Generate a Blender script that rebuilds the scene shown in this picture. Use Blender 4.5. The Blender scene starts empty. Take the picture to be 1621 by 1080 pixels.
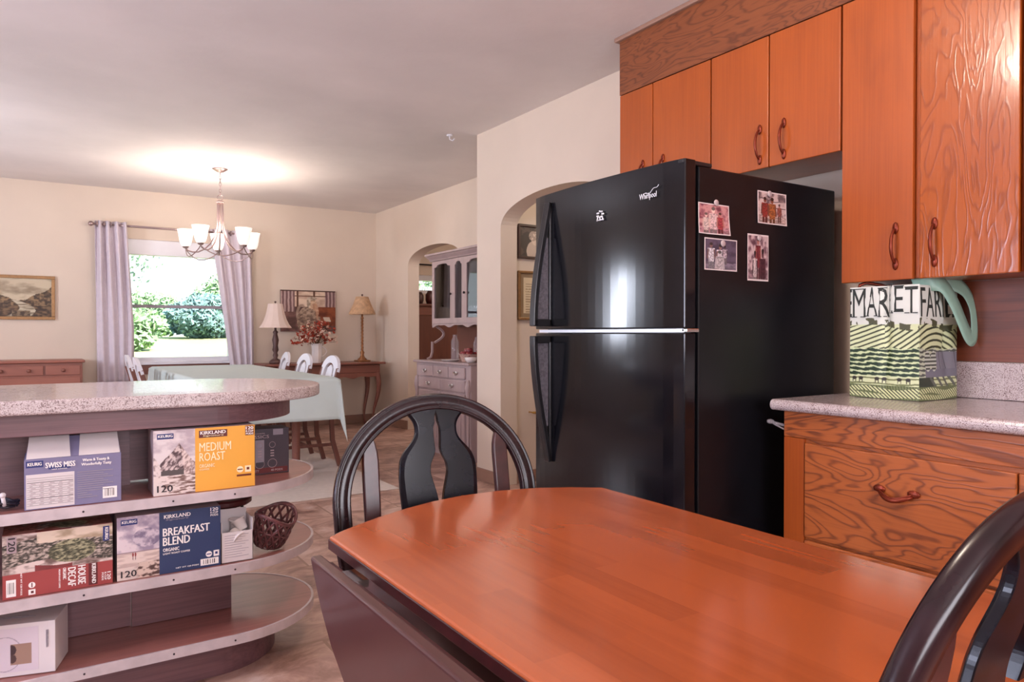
import bpy, bmesh, math, random
import numpy as np
from mathutils import Vector, Matrix
random.seed(7)
SC = bpy.context.scene
COL = SC.collection
PI = math.pi
# ------------------------------------------------------------------ camera
cd = bpy.data.cameras.new('camera'); cam = bpy.data.objects.new('camera', cd); COL.objects.link(cam)
cam.location = (0, 0, 1.1)
cam.rotation_euler = (math.radians(90 - 0.6), 0, math.radians(-33.2))
cd.sensor_width = 36; cd.lens = 36 * 1138 / 1621; cd.clip_start = .02; cd.clip_end = 300
SC.camera = cam
# ------------------------------------------------------------------ view, world, sun
SC.view_settings.view_transform = 'Standard'; SC.view_settings.look = 'None'
SC.view_settings.gamma = 1; SC.view_settings.use_curve_mapping = False
SC.view_settings.exposure = -0.02
W = bpy.data.worlds.new('world'); SC.world = W; W.use_nodes = True
nt = W.node_tree; bg = nt.nodes['Background']
tc = nt.nodes.new('ShaderNodeTexCoord'); sp = nt.nodes.new('ShaderNodeSeparateXYZ'); cr = nt.nodes.new('ShaderNodeValToRGB')
nt.links.new(tc.outputs['Generated'], sp.inputs[0]); nt.links.new(sp.outputs['Z'], cr.inputs[0]); nt.links.new(cr.outputs[0], bg.inputs[0])
cr.color_ramp.elements[0].color = (.86, .93, .97, 1); cr.color_ramp.elements[1].color = (.35, .6, .95, 1); cr.color_ramp.elements[1].position = .8
bg.inputs[1].default_value = 2.0
def srgb(r, g, b):
    f = lambda v: (v/255/12.92 if v/255 <= .04045 else ((v/255+.055)/1.055)**2.4)
    return (f(r), f(g), f(b), 1)
def light(kind, name, loc, power, color, **k):
    l = bpy.data.lights.new(name, kind); l.energy = power; l.color = color[:3]
    o = bpy.data.objects.new(name, l); COL.objects.link(o); o.location = loc
    for a, v in k.items():
        if a == 'rot': o.rotation_euler = v
        else: setattr(l, a, v)
    return o
s = light('SUN', 'sunlight', (0, 0, 20), 17, (1, .96, .88), angle=.01)
s.rotation_euler = Vector((-.35, .65, -.75)).to_track_quat('-Z', 'Y').to_euler()
# area lamps standing for daylight at the left windows and an added back one
light('AREA', 'daylight_fill', (-2.5, 6.15, 1.45), 80, (.80, .86, 1), shape='RECTANGLE', size=.85, size_y=.6, rot=(0, -PI/2-.30, 0))
light('AREA', 'daylight_fill', (-2.5, 1.9, 1.5), 105, (.72, .76, 1), shape='RECTANGLE', size=1.1, size_y=1.3, rot=(0, -PI/2-.35, 0))
light('AREA', 'daylight_fill', (.3, -2.08, 1.5), 105, (.94, .89, .96), shape='RECTANGLE', size=1.9, size_y=1.1, rot=(PI/2+.35, 0, 0))  # added lamp behind the camera, at a made-up back window
# ceiling lights, then an added fill for the back room
light('POINT', 'kitchen_ceiling_bulb', (1.08, 1.45, 2.36), 30, (1, .84, .70), shadow_soft_size=.10)
light('POINT', 'hall_bulb', (4.0, 3.4, 2.3), 26, (1, .88, .72), shadow_soft_size=.1)
light('POINT', 'back_room_fill', (4.5, 6.4, 2.2), 22, (1, .86, .76), shadow_soft_size=.1)  # added point lamp with no fixture, brightens the room past the far arch

# ------------------------------------------------------------------ materials
def newmat(name):
    m = bpy.data.materials.new(name); m.use_nodes = True
    n = m.node_tree.nodes; b = n['Principled BSDF']; return m, n, m.node_tree.links, b
def ramp(n, stops):
    r = n.new('ShaderNodeValToRGB'); e = r.color_ramp.elements
    e[0].position, e[0].color = stops[0]; e[1].position, e[1].color = stops[-1]
    for p, c in stops[1:-1]:
        x = e.new(p); x.color = c
    return r
def mapping(n, l, scale, coord='Object'):
    t = n.new('ShaderNodeTexCoord'); m = n.new('ShaderNodeMapping'); m.inputs['Scale'].default_value = scale
    l.new(t.outputs[coord], m.inputs[0]); return m
def noise(n, l, src, scale, detail=3, rough=.5, dist=0):
    t = n.new('ShaderNodeTexNoise'); t.inputs['Scale'].default_value = scale; t.inputs['Detail'].default_value = detail
    t.inputs['Roughness'].default_value = rough; t.inputs['Distortion'].default_value = dist
    l.new(src.outputs[0], t.inputs['Vector']); return t
def math_(n, l, op, a, b=None):
    t = n.new('ShaderNodeMath'); t.operation = op; l.new(a, t.inputs[0])
    if b is not None:
        if isinstance(b, (int, float)): t.inputs[1].default_value = b
        else: l.new(b, t.inputs[1])
    return t.outputs[0]
def bump(n, l, b, h, strength, dist=.002):
    t = n.new('ShaderNodeBump'); t.inputs['Strength'].default_value = strength; t.inputs['Distance'].default_value = dist
    l.new(h, t.inputs['Height']); l.new(t.outputs[0], b.inputs['Normal'])
def plain(name, c, rough=.5, metal=0, spec=.5, var=.06, vs=8, coat=0, bmp=0, bs=60, emis=0, trans=0, alpha=1):
    m, n, l, b = newmat(name)
    mp = mapping(n, l, (1, 1, 1)); no = noise(n, l, mp, vs, 4)
    k = lambda f: tuple(min(1, max(0, x*f)) for x in c[:3]) + (1,)
    r = ramp(n, [(.3, k(1-var)), (.7, k(1+var))]); l.new(no.outputs[0], r.inputs[0]); l.new(r.outputs[0], b.inputs['Base Color'])
    b.inputs['Roughness'].default_value = rough; b.inputs['Metallic'].default_value = metal
    b.inputs['Specular IOR Level'].default_value = spec; b.inputs['Coat Weight'].default_value = coat; b.inputs['Coat Roughness'].default_value = .08
    if bmp: bump(n, l, b, noise(n, l, mp, bs, 4).outputs[0], bmp)
    if emis:
        b.inputs['Emission Color'].default_value = c; b.inputs['Emission Strength'].default_value = emis
    b.inputs['Transmission Weight'].default_value = trans; b.inputs['Alpha'].default_value = alpha
    return m
def wood(name, base, dark, axis='Z', rough=.35, freq=11, line=.35, fine=.35, sc=2.2, coat=.0, bmp=.15, spec=.5, plank=None, squash=.16, mott=.6, pore=160):
    """stretched noise contours (cathedral figure) plus fine pores along the axis"""
    m, n, l, b = newmat(name)
    q = squash; st = {'X': (q, 1, 1), 'Y': (1, q, 1), 'Z': (1, 1, q)}[axis]
    mp = mapping(n, l, tuple(sc*x for x in st))
    n1 = noise(n, l, mp, 1.6, 3, .5, .6)
    src = n1.outputs[0]
    s1 = math_(n, l, 'SINE', math_(n, l, 'MULTIPLY', src, freq*2*PI))
    s1 = math_(n, l, 'MULTIPLY', math_(n, l, 'ADD', s1, 1), .5)
    s1 = math_(n, l, 'POWER', s1, 4)
    ft = {'X': (3, pore, pore), 'Y': (pore, 3, pore), 'Z': (pore, pore, 3)}[axis]
    n2 = noise(n, l, mapping(n, l, ft), 1, 2, .6)
    n3 = noise(n, l, mapping(n, l, tuple(4*x for x in st)), 1, 3)
    f = math_(n, l, 'ADD', math_(n, l, 'MULTIPLY', s1, line), math_(n, l, 'MULTIPLY', math_(n, l, 'SUBTRACT', n2.outputs[0], .42), fine*2))
    f = math_(n, l, 'ADD', f, math_(n, l, 'MULTIPLY', math_(n, l, 'SUBTRACT', n3.outputs[0], .45), mott))
    if plank:
        br = n.new('ShaderNodeTexBrick'); pm = mapping(n, l, (1, 1, 1))
        pm.inputs['Rotation'].default_value = (0, 0, PI/2)
        l.new(pm.outputs[0], br.inputs[0]); br.inputs['Scale'].default_value = 1
        br.inputs['Brick Width'].default_value = plank[0]; br.inputs['Row Height'].default_value = plank[1]
        br.inputs['Mortar Size'].default_value = 0; br.inputs['Bias'].default_value = 0
        br.inputs['Color1'].default_value = (0, 0, 0, 1); br.inputs['Color2'].default_value = (1, 1, 1, 1)
        f = math_(n, l, 'ADD', f, math_(n, l, 'MULTIPLY', math_(n, l, 'SUBTRACT', br.outputs[0], .5), .38))
    f = math_(n, l, 'MINIMUM', math_(n, l, 'MAXIMUM', f, 0), 1)
    r = ramp(n, [(0, base), (1, dark)]); l.new(f, r.inputs[0]); l.new(r.outputs[0], b.inputs['Base Color'])
    b.inputs['Roughness'].default_value = rough; b.inputs['Coat Weight'].default_value = coat; b.inputs['Coat Roughness'].default_value = .12
    b.inputs['Specular IOR Level'].default_value = spec
    if bmp: bump(n, l, b, f, bmp, .0015)
    return m
M = {}
M['wall'] = plain('cream_wall_paint', srgb(220, 203, 186), .75, var=.03, vs=2, bmp=.08, bs=40)
M['ceiling'] = plain('textured_ceiling_paint', srgb(228, 220, 216), .85, var=.09, vs=1.1, bmp=.7, bs=16)
M['white'] = plain('white_trim_paint', srgb(228, 226, 232), .45, var=.02)
M['base'] = plain('tan_baseboard', srgb(150, 115, 98), .5)
M['oak'] = wood('orange_oak_veneer', srgb(170, 82, 28), srgb(108, 40, 14), 'Z', .32, freq=3, line=.14, fine=.28, sc=3.2, mott=1.1, coat=.25, bmp=.12)
M['oakfig'] = wood('orange_oak_figured', srgb(170, 84, 30), srgb(102, 40, 15), 'Z', .22, freq=15, line=.38, fine=.22, sc=4.4, coat=.5, bmp=.45, squash=.26)
M['oakh'] = wood('figured_oak_horizontal', srgb(170, 90, 40), srgb(84, 36, 18), 'Y', .38, freq=20, line=.62, fine=.30, sc=3.6, coat=.15, bmp=.3, squash=.24)
M['soffit'] = wood('brown_figured_plywood', srgb(134, 74, 40), srgb(74, 34, 20), 'Y', .45, freq=16, line=.5, fine=.3, sc=5, bmp=.2, squash=.22)
M['panel'] = wood('dark_red_plywood', srgb(122, 62, 38), srgb(78, 34, 20), 'Y', .4, freq=5, line=.35, fine=.5, sc=3, bmp=.1)
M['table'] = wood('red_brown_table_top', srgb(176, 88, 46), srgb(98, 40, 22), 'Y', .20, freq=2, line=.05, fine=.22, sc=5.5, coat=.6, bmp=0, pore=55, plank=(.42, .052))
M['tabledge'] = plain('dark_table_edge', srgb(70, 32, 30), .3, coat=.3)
M['island'] = wood('grey_brown_board', srgb(128, 92, 96), srgb(84, 58, 64), 'X', .42, freq=4, line=.3, fine=.6, sc=3, bmp=.1)
M['shelfwood'] = wood('red_brown_shelf', srgb(158, 100, 92), srgb(104, 62, 60), 'X', .35, freq=4, line=.3, fine=.5, sc=3, coat=.2, bmp=.05)
M['edge'] = plain('white_metal_edging', srgb(196, 182, 184), .38, var=.12, vs=20)
M['screw'] = plain('dark_screw', srgb(60, 50, 55), .4, .6)
M['blackgloss'] = plain('black_gloss_enamel', (.004, .004, .006, 1), .14, var=.3, spec=.45, coat=0, bmp=.015, bs=300)
M['blackside'] = plain('black_textured_enamel', (.005, .005, .007, 1), .32, var=.3, spec=.28, bmp=.08, bs=500)
M['blackplastic'] = plain('black_plastic', (.012, .011, .013, 1), .3)
M['greyplastic'] = plain('grey_speckled_plastic', srgb(92, 88, 96), .3, var=.35, vs=120)
M['chrome'] = plain('chrome', (.75, .73, .72, 1), .2, 1)
M['silver'] = plain('silver_lettering', srgb(225, 225, 230), .3, .3)
M['chair'] = plain('black_chair_lacquer', (.005, .0045, .008, 1), .24, var=.5, vs=25, spec=.25)
M['bow'] = plain('worn_black_brown_lacquer', srgb(34, 17, 21), .22, var=.5, vs=14, spec=.35)
M['chairred'] = plain('worn_dark_red_lacquer', srgb(56, 20, 20), .28, var=.3, vs=30)
M['bronze'] = plain('dark_copper_pull', srgb(122, 48, 28), .35, .6, var=.2, vs=40)
M['mauve'] = wood('mauve_grey_wood', srgb(184, 162, 160), srgb(142, 118, 120), 'Z', .4, freq=3, line=.2, fine=.3, bmp=.04)
M['consolewood'] = wood('old_red_brown_wood', srgb(140, 88, 74), srgb(98, 56, 50), 'X', .4, freq=3, line=.25, fine=.4, bmp=.05)
M['dresser'] = wood('warm_brown_dresser', srgb(158, 96, 78), srgb(118, 66, 56), 'X', .4, freq=3, line=.25, fine=.4, bmp=.05)
M['brownwood'] = wood('plain_brown_wood', srgb(120, 72, 58), srgb(86, 48, 42), 'Z', .5, freq=3, line=.25, fine=.4, bmp=.05)
M['cloth'] = plain('pale_green_cloth', srgb(196, 208, 204), .8, var=.02, bmp=.06, bs=400)
M['curtain'] = plain('grey_lilac_curtain', srgb(212, 200, 208), .85, var=.04, vs=20, bmp=.05, bs=500)
M['nickel'] = plain('brushed_nickel', srgb(170, 148, 146), .3, .85)
M['shade'] = plain('frosted_glass_shade', (1, .90, .82, 1), .4, var=.0, emis=.75)
M['rug'] = plain('pale_rug', srgb(214, 200, 190), .95, var=.05, vs=30, bmp=.4, bs=300)
M['lampshade'] = plain('cream_pleated_shade', srgb(226, 206, 196), .8, var=.02)
M['parch'] = plain('brown_parchment_shade', srgb(196, 158, 122), .7, var=.2, vs=30)
M['lampdark'] = plain('dark_turned_lamp', srgb(92, 66, 62), .4, .3)
M['lampgold'] = plain('aged_gold_lamp', srgb(150, 100, 62), .4, .5, var=.2, vs=60)
M['ceramic'] = plain('white_ceramic', srgb(232, 222, 218), .2, var=.01, coat=.4)
M['flred'] = plain('rust_red_petals', srgb(168, 58, 36), .7, var=.3, vs=30)
M['flwhite'] = plain('cream_pink_petals', srgb(236, 204, 186), .7, var=.1, vs=30)
M['stem'] = plain('brown_stems', srgb(110, 80, 58), .7)
M['goldframe'] = plain('gilt_frame', srgb(150, 112, 72), .4, .4, var=.15, vs=40)
M['darkframe'] = plain('dark_brown_frame', srgb(72, 48, 38), .4)
M['brass'] = plain('brass', srgb(190, 150, 80), .3, .8)
M['paper'] = plain('white_card', srgb(218, 208, 208), .7, var=.02)
M['papergrey'] = plain('grey_card', srgb(150, 140, 150), .7, var=.03)
M['lilac'] = plain('lilac_card', srgb(124, 118, 150), .6, var=.03)
M['boxside'] = plain('pale_box_card', srgb(172, 150, 154), .6, var=.05)
M['redcard'] = plain('red_card', srgb(158, 64, 62), .5, var=.04)
M['navycard'] = plain('navy_card', srgb(44, 58, 96), .45, var=.06)
M['yellowcard'] = plain('yellow_card', srgb(236, 168, 62), .5, var=.03)
M['darkcard'] = plain('dark_grey_card', srgb(66, 56, 66), .5, var=.06)
M['maroon'] = plain('maroon_card', srgb(96, 28, 30), .5)
M['inkwhite'] = plain('white_ink', srgb(244, 236, 232), .6, var=0)
M['inkcream'] = plain('cream_ink', srgb(252, 232, 190), .6, var=0)
M['inkblack'] = plain('black_ink', srgb(40, 28, 34), .6, var=0)
M['inkbrown'] = plain('brown_ink', srgb(110, 44, 20), .6, var=0)
M['inkblue'] = plain('deep_blue_ink', srgb(34, 44, 110), .5, var=0)
M['inkgreen'] = plain('dark_green_ink', srgb(44, 48, 44), .7, var=.2, vs=200)
M['wicker'] = plain('dark_red_wicker', srgb(104, 62, 64), .3, var=.35, vs=60, coat=.3)
M['iron'] = plain('black_iron', srgb(34, 28, 36), .4, .3)
M['stand'] = plain('dark_red_wood', srgb(84, 34, 34), .35, coat=.3)
M['leaf'] = plain('summer_leaves', srgb(140, 172, 130), .8, var=.25, vs=1.5)
M['leafairy'] = plain('pale_leaves', srgb(120, 148, 128), .8, var=.3, vs=3)
M['leafdark'] = plain('blue_green_leaves', srgb(112, 142, 140), .8, var=.25, vs=1.5)
M['lawn'] = plain('mown_lawn', srgb(172, 184, 122), .9, var=.2, vs=.25)
M['bark'] = plain('bark', srgb(90, 80, 70), .9)
M['apple'] = plain('red_apple_skin', srgb(130, 36, 44), .3, var=.4, vs=30, coat=.3)
M['straw'] = plain('pale_straw', srgb(186, 150, 136), .7, var=.3, vs=80)
M['magnet'] = plain('pale_round_magnet', srgb(186, 168, 170), .4)
M['plasticgreen'] = plain('pale_green_strap', srgb(150, 186, 168), .4, var=.08, vs=20)
M['clear'] = plain('clear_plastic', srgb(225, 215, 220), .1, trans=.7, alpha=.6)
M['bowl'] = plain('frosted_lamp_bowl', (1, .90, .78, 1), .4, var=0, emis=9)
M['cord'] = plain('black_cord', srgb(36, 28, 40), .5)
def mat_glass(ior=1.4, name='window_glass'):
    m, n, l, b = newmat(name)
    g = n.new('ShaderNodeBsdfGlossy'); g.inputs['Roughness'].default_value = .02
    t = n.new('ShaderNodeBsdfTransparent'); x = n.new('ShaderNodeMixShader'); f = n.new('ShaderNodeFresnel'); f.inputs[0].default_value = ior
    l.new(f.outputs[0], x.inputs[0]); l.new(t.outputs[0], x.inputs[1]); l.new(g.outputs[0], x.inputs[2])
    l.new(x.outputs[0], n['Material Output'].inputs[0]); return m
M['glass'] = mat_glass(); M['cabglass'] = mat_glass(2.1, 'cabinet_glass')
def mat_counter():
    m, n, l, b = newmat('speckled_laminate')
    mp = mapping(n, l, (1, 1, 1))
    a = noise(n, l, mp, 260, 2, .7); c = noise(n, l, mp, 40, 3, .6)
    f = math_(n, l, 'ADD', math_(n, l, 'MULTIPLY', a.outputs[0], .8), math_(n, l, 'MULTIPLY', c.outputs[0], .2))
    r = ramp(n, [(.38, srgb(118, 98, 98)), (.47, srgb(176, 158, 156)), (.56, srgb(214, 202, 202)), (.64, srgb(146, 124, 124))])
    l.new(f, r.inputs[0]); l.new(r.outputs[0], b.inputs['Base Color']); b.inputs['Roughness'].default_value = .22; b.inputs['Coat Weight'].default_value = .3
    return m
M['counter'] = mat_counter()
def mat_floor():
    m, n, l, b = newmat('mottled_slate_tile')
    t = n.new('ShaderNodeTexCoord'); mp = n.new('ShaderNodeMapping'); l.new(t.outputs['Object'], mp.inputs[0])
    mp.inputs['Rotation'].default_value = (0, 0, 0)
    br = n.new('ShaderNodeTexBrick'); l.new(mp.outputs[0], br.inputs[0]); br.inputs['Scale'].default_value = 1
    br.inputs['Brick Width'].default_value = .42; br.inputs['Row Height'].default_value = .42; br.inputs['Mortar Size'].default_value = .006
    br.inputs['Color1'].default_value = (.25, .25, .25, 1); br.inputs['Color2'].default_value = (.75, .75, .75, 1); br.inputs['Mortar'].default_value = (.5, .5, .5, 1)
    ms = n.new('ShaderNodeMapping'); ms.inputs['Scale'].default_value = (1, 1.35, 1); l.new(t.outputs['Object'], ms.inputs[0])
    a = noise(n, l, ms, 4.5, 6, .65, .8)
    f = math_(n, l, 'ADD', math_(n, l, 'MULTIPLY', a.outputs[0], .8), math_(n, l, 'MULTIPLY', br.outputs[0], .22))
    r = ramp(n, [(.34, srgb(112, 80, 72)), (.45, srgb(156, 120, 106)), (.55, srgb(190, 154, 138)), (.68, srgb(214, 188, 178))])
    l.new(f, r.inputs[0])
    mx = n.new('ShaderNodeMix'); mx.data_type = 'RGBA'; l.new(br.outputs['Fac'], mx.inputs[0]); l.new(r.outputs[0], mx.inputs[6]); mx.inputs[7].default_value = srgb(150, 116, 98)
    l.new(mx.outputs[2], b.inputs['Base Color']); b.inputs['Roughness'].default_value = .34
    bump(n, l, b, a.outputs[0], .25, .004); return m
M['floor'] = mat_floor()
def mat_art(rough):
    m, n, l, b = newmat('printed_picture'); a = n.new('ShaderNodeAttribute'); a.attribute_name = 'Col'
    mp = mapping(n, l, (1, 1, 1)); no = noise(n, l, mp, 300, 1)
    mx = n.new('ShaderNodeMix'); mx.data_type = 'RGBA'; mx.blend_type = 'MULTIPLY'; mx.inputs[0].default_value = .06
    l.new(a.outputs['Color'], mx.inputs[6]); l.new(no.outputs['Color'], mx.inputs[7]); l.new(mx.outputs[2], b.inputs['Base Color'])
    b.inputs['Roughness'].default_value = rough; return m
M['art'] = mat_art(.5)

# ------------------------------------------------------------------ mesh helpers (world coordinates)
def box(bm, x0, x1, y0, y1, z0, z1):
    vs = [bm.verts.new(p) for p in ((x0,y0,z0),(x1,y0,z0),(x1,y1,z0),(x0,y1,z0),(x0,y0,z1),(x1,y0,z1),(x1,y1,z1),(x0,y1,z1))]
    for f in ((0,3,2,1),(4,5,6,7),(0,1,5,4),(1,2,6,5),(2,3,7,6),(3,0,4,7)): bm.faces.new([vs[i] for i in f])
    return vs
def B(*a):
    bm = bmesh.new()
    if a: box(bm, *a)
    return bm
def prism(bm, pts, axis, a, b):
    """polygon pts (2D) extruded along axis from a to b. axis Z: (x,y); axis Y: (x,z); axis X: (y,z)"""
    mk = {'Z': lambda p, t: (p[0], p[1], t), 'Y': lambda p, t: (p[0], t, p[1]), 'X': lambda p, t: (t, p[0], p[1])}[axis]
    v0 = [bm.verts.new(mk(p, a)) for p in pts]; v1 = [bm.verts.new(mk(p, b)) for p in pts]
    n = len(pts); bm.faces.new(v0); bm.faces.new(v1[::-1])
    for i in range(n): bm.faces.new((v0[i], v1[i], v1[(i+1) % n], v0[(i+1) % n]))
def frames(path, up=Vector((0, 0, 1))):
    P = [Vector(p) for p in path]; out = []; prev = None
    for i, p in enumerate(P):
        t = (P[min(i+1, len(P)-1)] - P[max(i-1, 0)])
        t = t.normalized() if t.length > 1e-9 else Vector((0, 0, 1))
        if prev is None:
            u = up if abs(t.dot(up)) < .95 else Vector((1, 0, 0))
            a = (u - t*u.dot(t)).normalized()
        else:
            a = prev - t*prev.dot(t); a = a.normalized() if a.length > 1e-6 else t.orthogonal().normalized()
        prev = a; out.append((p, t, a, t.cross(a)))
    return out
def tube(bm, path, r, seg=8, closed=False):
    fr = frames(path); rings = []
    for i, (p, t, a, b) in enumerate(fr):
        rr = r[i] if isinstance(r, (list, tuple)) else r
        rings.append([bm.verts.new(p + a*math.cos(2*PI*k/seg)*rr + b*math.sin(2*PI*k/seg)*rr) for k in range(seg)])
    n = len(rings)
    for i in range(n if closed else n-1):
        A, C = rings[i], rings[(i+1) % n]
        for k in range(seg): bm.faces.new((A[k], A[(k+1) % seg], C[(k+1) % seg], C[k]))
    if not closed: bm.faces.new(rings[0][::-1]); bm.faces.new(rings[-1])
def sweep(bm, path, prof, up, caps=True):
    """sweep a closed 2D profile (a along 'side', b along up) with a fixed up vector"""
    P = [Vector(p) for p in path]; up = Vector(up).normalized(); rings = []
    for i, p in enumerate(P):
        t = (P[min(i+1, len(P)-1)] - P[max(i-1, 0)]).normalized(); sd = t.cross(up).normalized(); u2 = sd.cross(t)
        rings.append([bm.verts.new(p + sd*a + u2*b) for a, b in prof])
    m = len(prof)
    for i in range(len(rings)-1):
        for k in range(m): bm.faces.new((rings[i][k], rings[i][(k+1) % m], rings[i+1][(k+1) % m], rings[i+1][k]))
    if caps: bm.faces.new(rings[0][::-1]); bm.faces.new(rings[-1])
def lathe(bm, c, prof, seg=24, a0=0):
    rings = []
    for r, z in prof:
        rings.append([bm.verts.new((c[0]+r*math.cos(a0+2*PI*k/seg), c[1]+r*math.sin(a0+2*PI*k/seg), c[2]+z)) for k in range(seg)])
    for i in range(len(rings)-1):
        for k in range(seg): bm.faces.new((rings[i][k], rings[i][(k+1) % seg], rings[i+1][(k+1) % seg], rings[i+1][k]))
    bm.faces.new(rings[0][::-1]); bm.faces.new(rings[-1])
def ball(bm, c, r, sx=1, sy=1, sz=1, sub=2):
    g = bmesh.ops.create_icosphere(bm, subdivisions=sub, radius=r)['verts']
    for v in g: v.co = Vector((v.co.x*sx + c[0], v.co.y*sy + c[1], v.co.z*sz + c[2]))
ORG = {}
def obj(name, bm, mat, parent=None, bev=0, smooth=False, seg=2, org=None, solid=0):
    bmesh.ops.recalc_face_normals(bm, faces=bm.faces[:])
    o0 = Vector((0, 0, 0))
    if parent is not None: o0 = ORG[parent.name]
    elif org is not None: o0 = Vector(org)
    else:
        co = [v.co for v in bm.verts]
        o0 = Vector(((min(c.x for c in co)+max(c.x for c in co))/2, (min(c.y for c in co)+max(c.y for c in co))/2, min(c.z for c in co)))
    for v in bm.verts: v.co -= o0
    me = bpy.data.meshes.new(name); bm.to_mesh(me); bm.free()
    me.materials.append(mat); o = bpy.data.objects.new(name, me); COL.objects.link(o)
    if parent is not None: o.parent = parent
    else: o.location = o0
    ORG[o.name] = o0
    if smooth:
        for p in me.polygons: p.use_smooth = True
    if solid:
        md = o.modifiers.new('thickness', 'SOLIDIFY'); md.thickness = solid; md.offset = 0
    if bev:
        md = o.modifiers.new('bevel', 'BEVEL'); md.width = bev; md.segments = seg; md.limit_method = 'ANGLE'; md.angle_limit = math.radians(40)
    return o
def tag(o, label, cat, group=None):
    o['label'] = label; o['category'] = cat
    if group: o['group'] = group
    return o
def thing(name, label, cat, loc=(0, 0, 0), group=None):
    o = bpy.data.objects.new(name, None); COL.objects.link(o); o.location = loc; o.empty_display_size = .05
    ORG[o.name] = Vector(loc); return tag(o, label, cat, group)
def struct(name, bm, mat, bev=0, **k):
    o = obj(name, bm, mat, org=(0, 0, 0), bev=bev, **k); o['kind'] = 'structure'; return o
def part(name, bm, mat, parent, bev=0, label=None, **k):
    o = obj(name, bm, mat, parent, bev, **k)
    if label: o['label'] = label
    return o
def dup(root, loc, rotz=0, label=None, group=None):
    r = root.copy(); COL.objects.link(r); r.location = loc; r.rotation_euler = (0, 0, rotz)
    if label: r['label'] = label
    if group: r['group'] = group
    for ch in list(root.children):
        c = ch.copy(); COL.objects.link(c); c.parent = r
        for g in list(ch.children):
            d = g.copy(); COL.objects.link(d); d.parent = c
    return r
# a face frame: origin (lower left), u (right), v (up), n (outward)
class Face:
    def __init__(s, O, u, v): s.O = Vector(O); s.u = Vector(u).normalized(); s.v = Vector(v).normalized(); s.n = s.u.cross(s.v)
    def p(s, x, y, off=0): return s.O + s.u*x + s.v*y + s.n*off
    def sub(s, x, y): return Face(s.p(x, y), s.u, s.v)
    def rot(s, W, H):  # frame turned clockwise: its own up points to the right of the old one
        return Face(s.p(0, H), -s.v, s.u)
_tc = {}
def textmesh(st, bold):
    k = (st, bold)
    if k in _tc: return _tc[k]
    cu = bpy.data.curves.new('t', 'FONT'); cu.body = st; cu.offset = bold; cu.resolution_u = 2
    o = bpy.data.objects.new('t', cu); COL.objects.link(o); dg = bpy.context.evaluated_depsgraph_get(); dg.update()
    me = bpy.data.meshes.new_from_object(o.evaluated_get(dg))
    V = [tuple(v.co) for v in me.vertices]; F = [tuple(p.vertices) for p in me.polygons]
    bpy.data.objects.remove(o); bpy.data.curves.remove(cu); bpy.data.meshes.remove(me)
    xs = [v[0] for v in V]; ys = [v[1] for v in V]
    _tc[k] = (V, F, min(xs), max(xs), min(ys), max(ys)); return _tc[k]
def lettering(face, items, mat, parent, name='lettering', off=.0012, bold=.02, slant=0, th=.0, label=None):
    bm = bmesh.new()
    for st, x, y, w, h, dx, kz in [(a, b, c, d, e, k*bold*e*1.3, k*.00025) for a, b, c, d, e in items for k in ((-1, 0, 1) if bold else (0,))]:
        V, F, x0, x1, y0, y1 = textmesh(st, 0); x = x + dx
        vs = []
        for v in V:
            a = (v[0]-x0)/(x1-x0); b = (v[1]-y0)/(y1-y0)
            vs.append(bm.verts.new(face.p(x + a*w + slant*b*h, y + b*h, off + .0003 + kz)))
        for f in F:
            try: bm.faces.new([vs[i] for i in f])
            except ValueError: pass
    o = part(name, bm, mat, parent, solid=.0006)
    if label: o['label'] = label
    return o
def patch(face, rects, mat, parent, name='printed_panel', off=.0006, th=.0008):
    bm = bmesh.new()
    for x, y, w, h in rects:
        a = [face.p(x, y, off-th), face.p(x+w, y, off-th), face.p(x+w, y+h, off-th), face.p(x, y+h, off-th)]
        b = [q + face.n*th for q in a]; va = [bm.verts.new(q) for q in a]; vb = [bm.verts.new(q) for q in b]
        bm.faces.new(va[::-1]); bm.faces.new(vb)
        for i in range(4): bm.faces.new((va[i], va[(i+1) % 4], vb[(i+1) % 4], vb[i]))
    return part(name, bm, mat, parent)
def to_lin(c): c = np.clip(c, 0, 255)/255.; return np.where(c <= .04045, c/12.92, ((c+.055)/1.055)**2.4)
def art(name, face, w, h, fn, parent, nx=120, ny=90, off=.0006, shape=None, mat=None):
    """flat printed picture: fn(U,V) -> HxWx3 sRGB 0..255; shape(U,V) -> extra offset along the normal"""
    U, V = np.meshgrid(np.linspace(0, 1, nx), np.linspace(0, 1, ny)); C = to_lin(fn(U, V))
    N = shape(U, V) if shape else np.zeros_like(U)
    base = ORG[parent.name] if parent is not None else face.O
    O = np.array(face.O - base); P = O + U[..., None]*w*np.array(face.u) + V[..., None]*h*np.array(face.v) + (N+off)[..., None]*np.array(face.n)
    me = bpy.data.meshes.new(name); idx = np.arange(nx*ny).reshape(ny, nx)
    F = np.stack([idx[:-1, :-1], idx[:-1, 1:], idx[1:, 1:], idx[1:, :-1]], -1).reshape(-1, 4)
    me.from_pydata(P.reshape(-1, 3).tolist(), [], F.tolist())
    ca = me.color_attributes.new('Col', 'FLOAT_COLOR', 'POINT')
    ca.data.foreach_set('color', np.concatenate([C.reshape(-1, 3), np.ones((nx*ny, 1))], 1).ravel().astype(np.float32))
    me.materials.append(mat or M['art']); o = bpy.data.objects.new(name, me); COL.objects.link(o)
    md = o.modifiers.new('thickness', 'SOLIDIFY'); md.thickness = .0008; md.offset = -1
    if parent is not None: o.parent = parent
    else: o.location = base
    ORG[o.name] = base.copy() if hasattr(base, 'copy') else base
    return o
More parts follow.
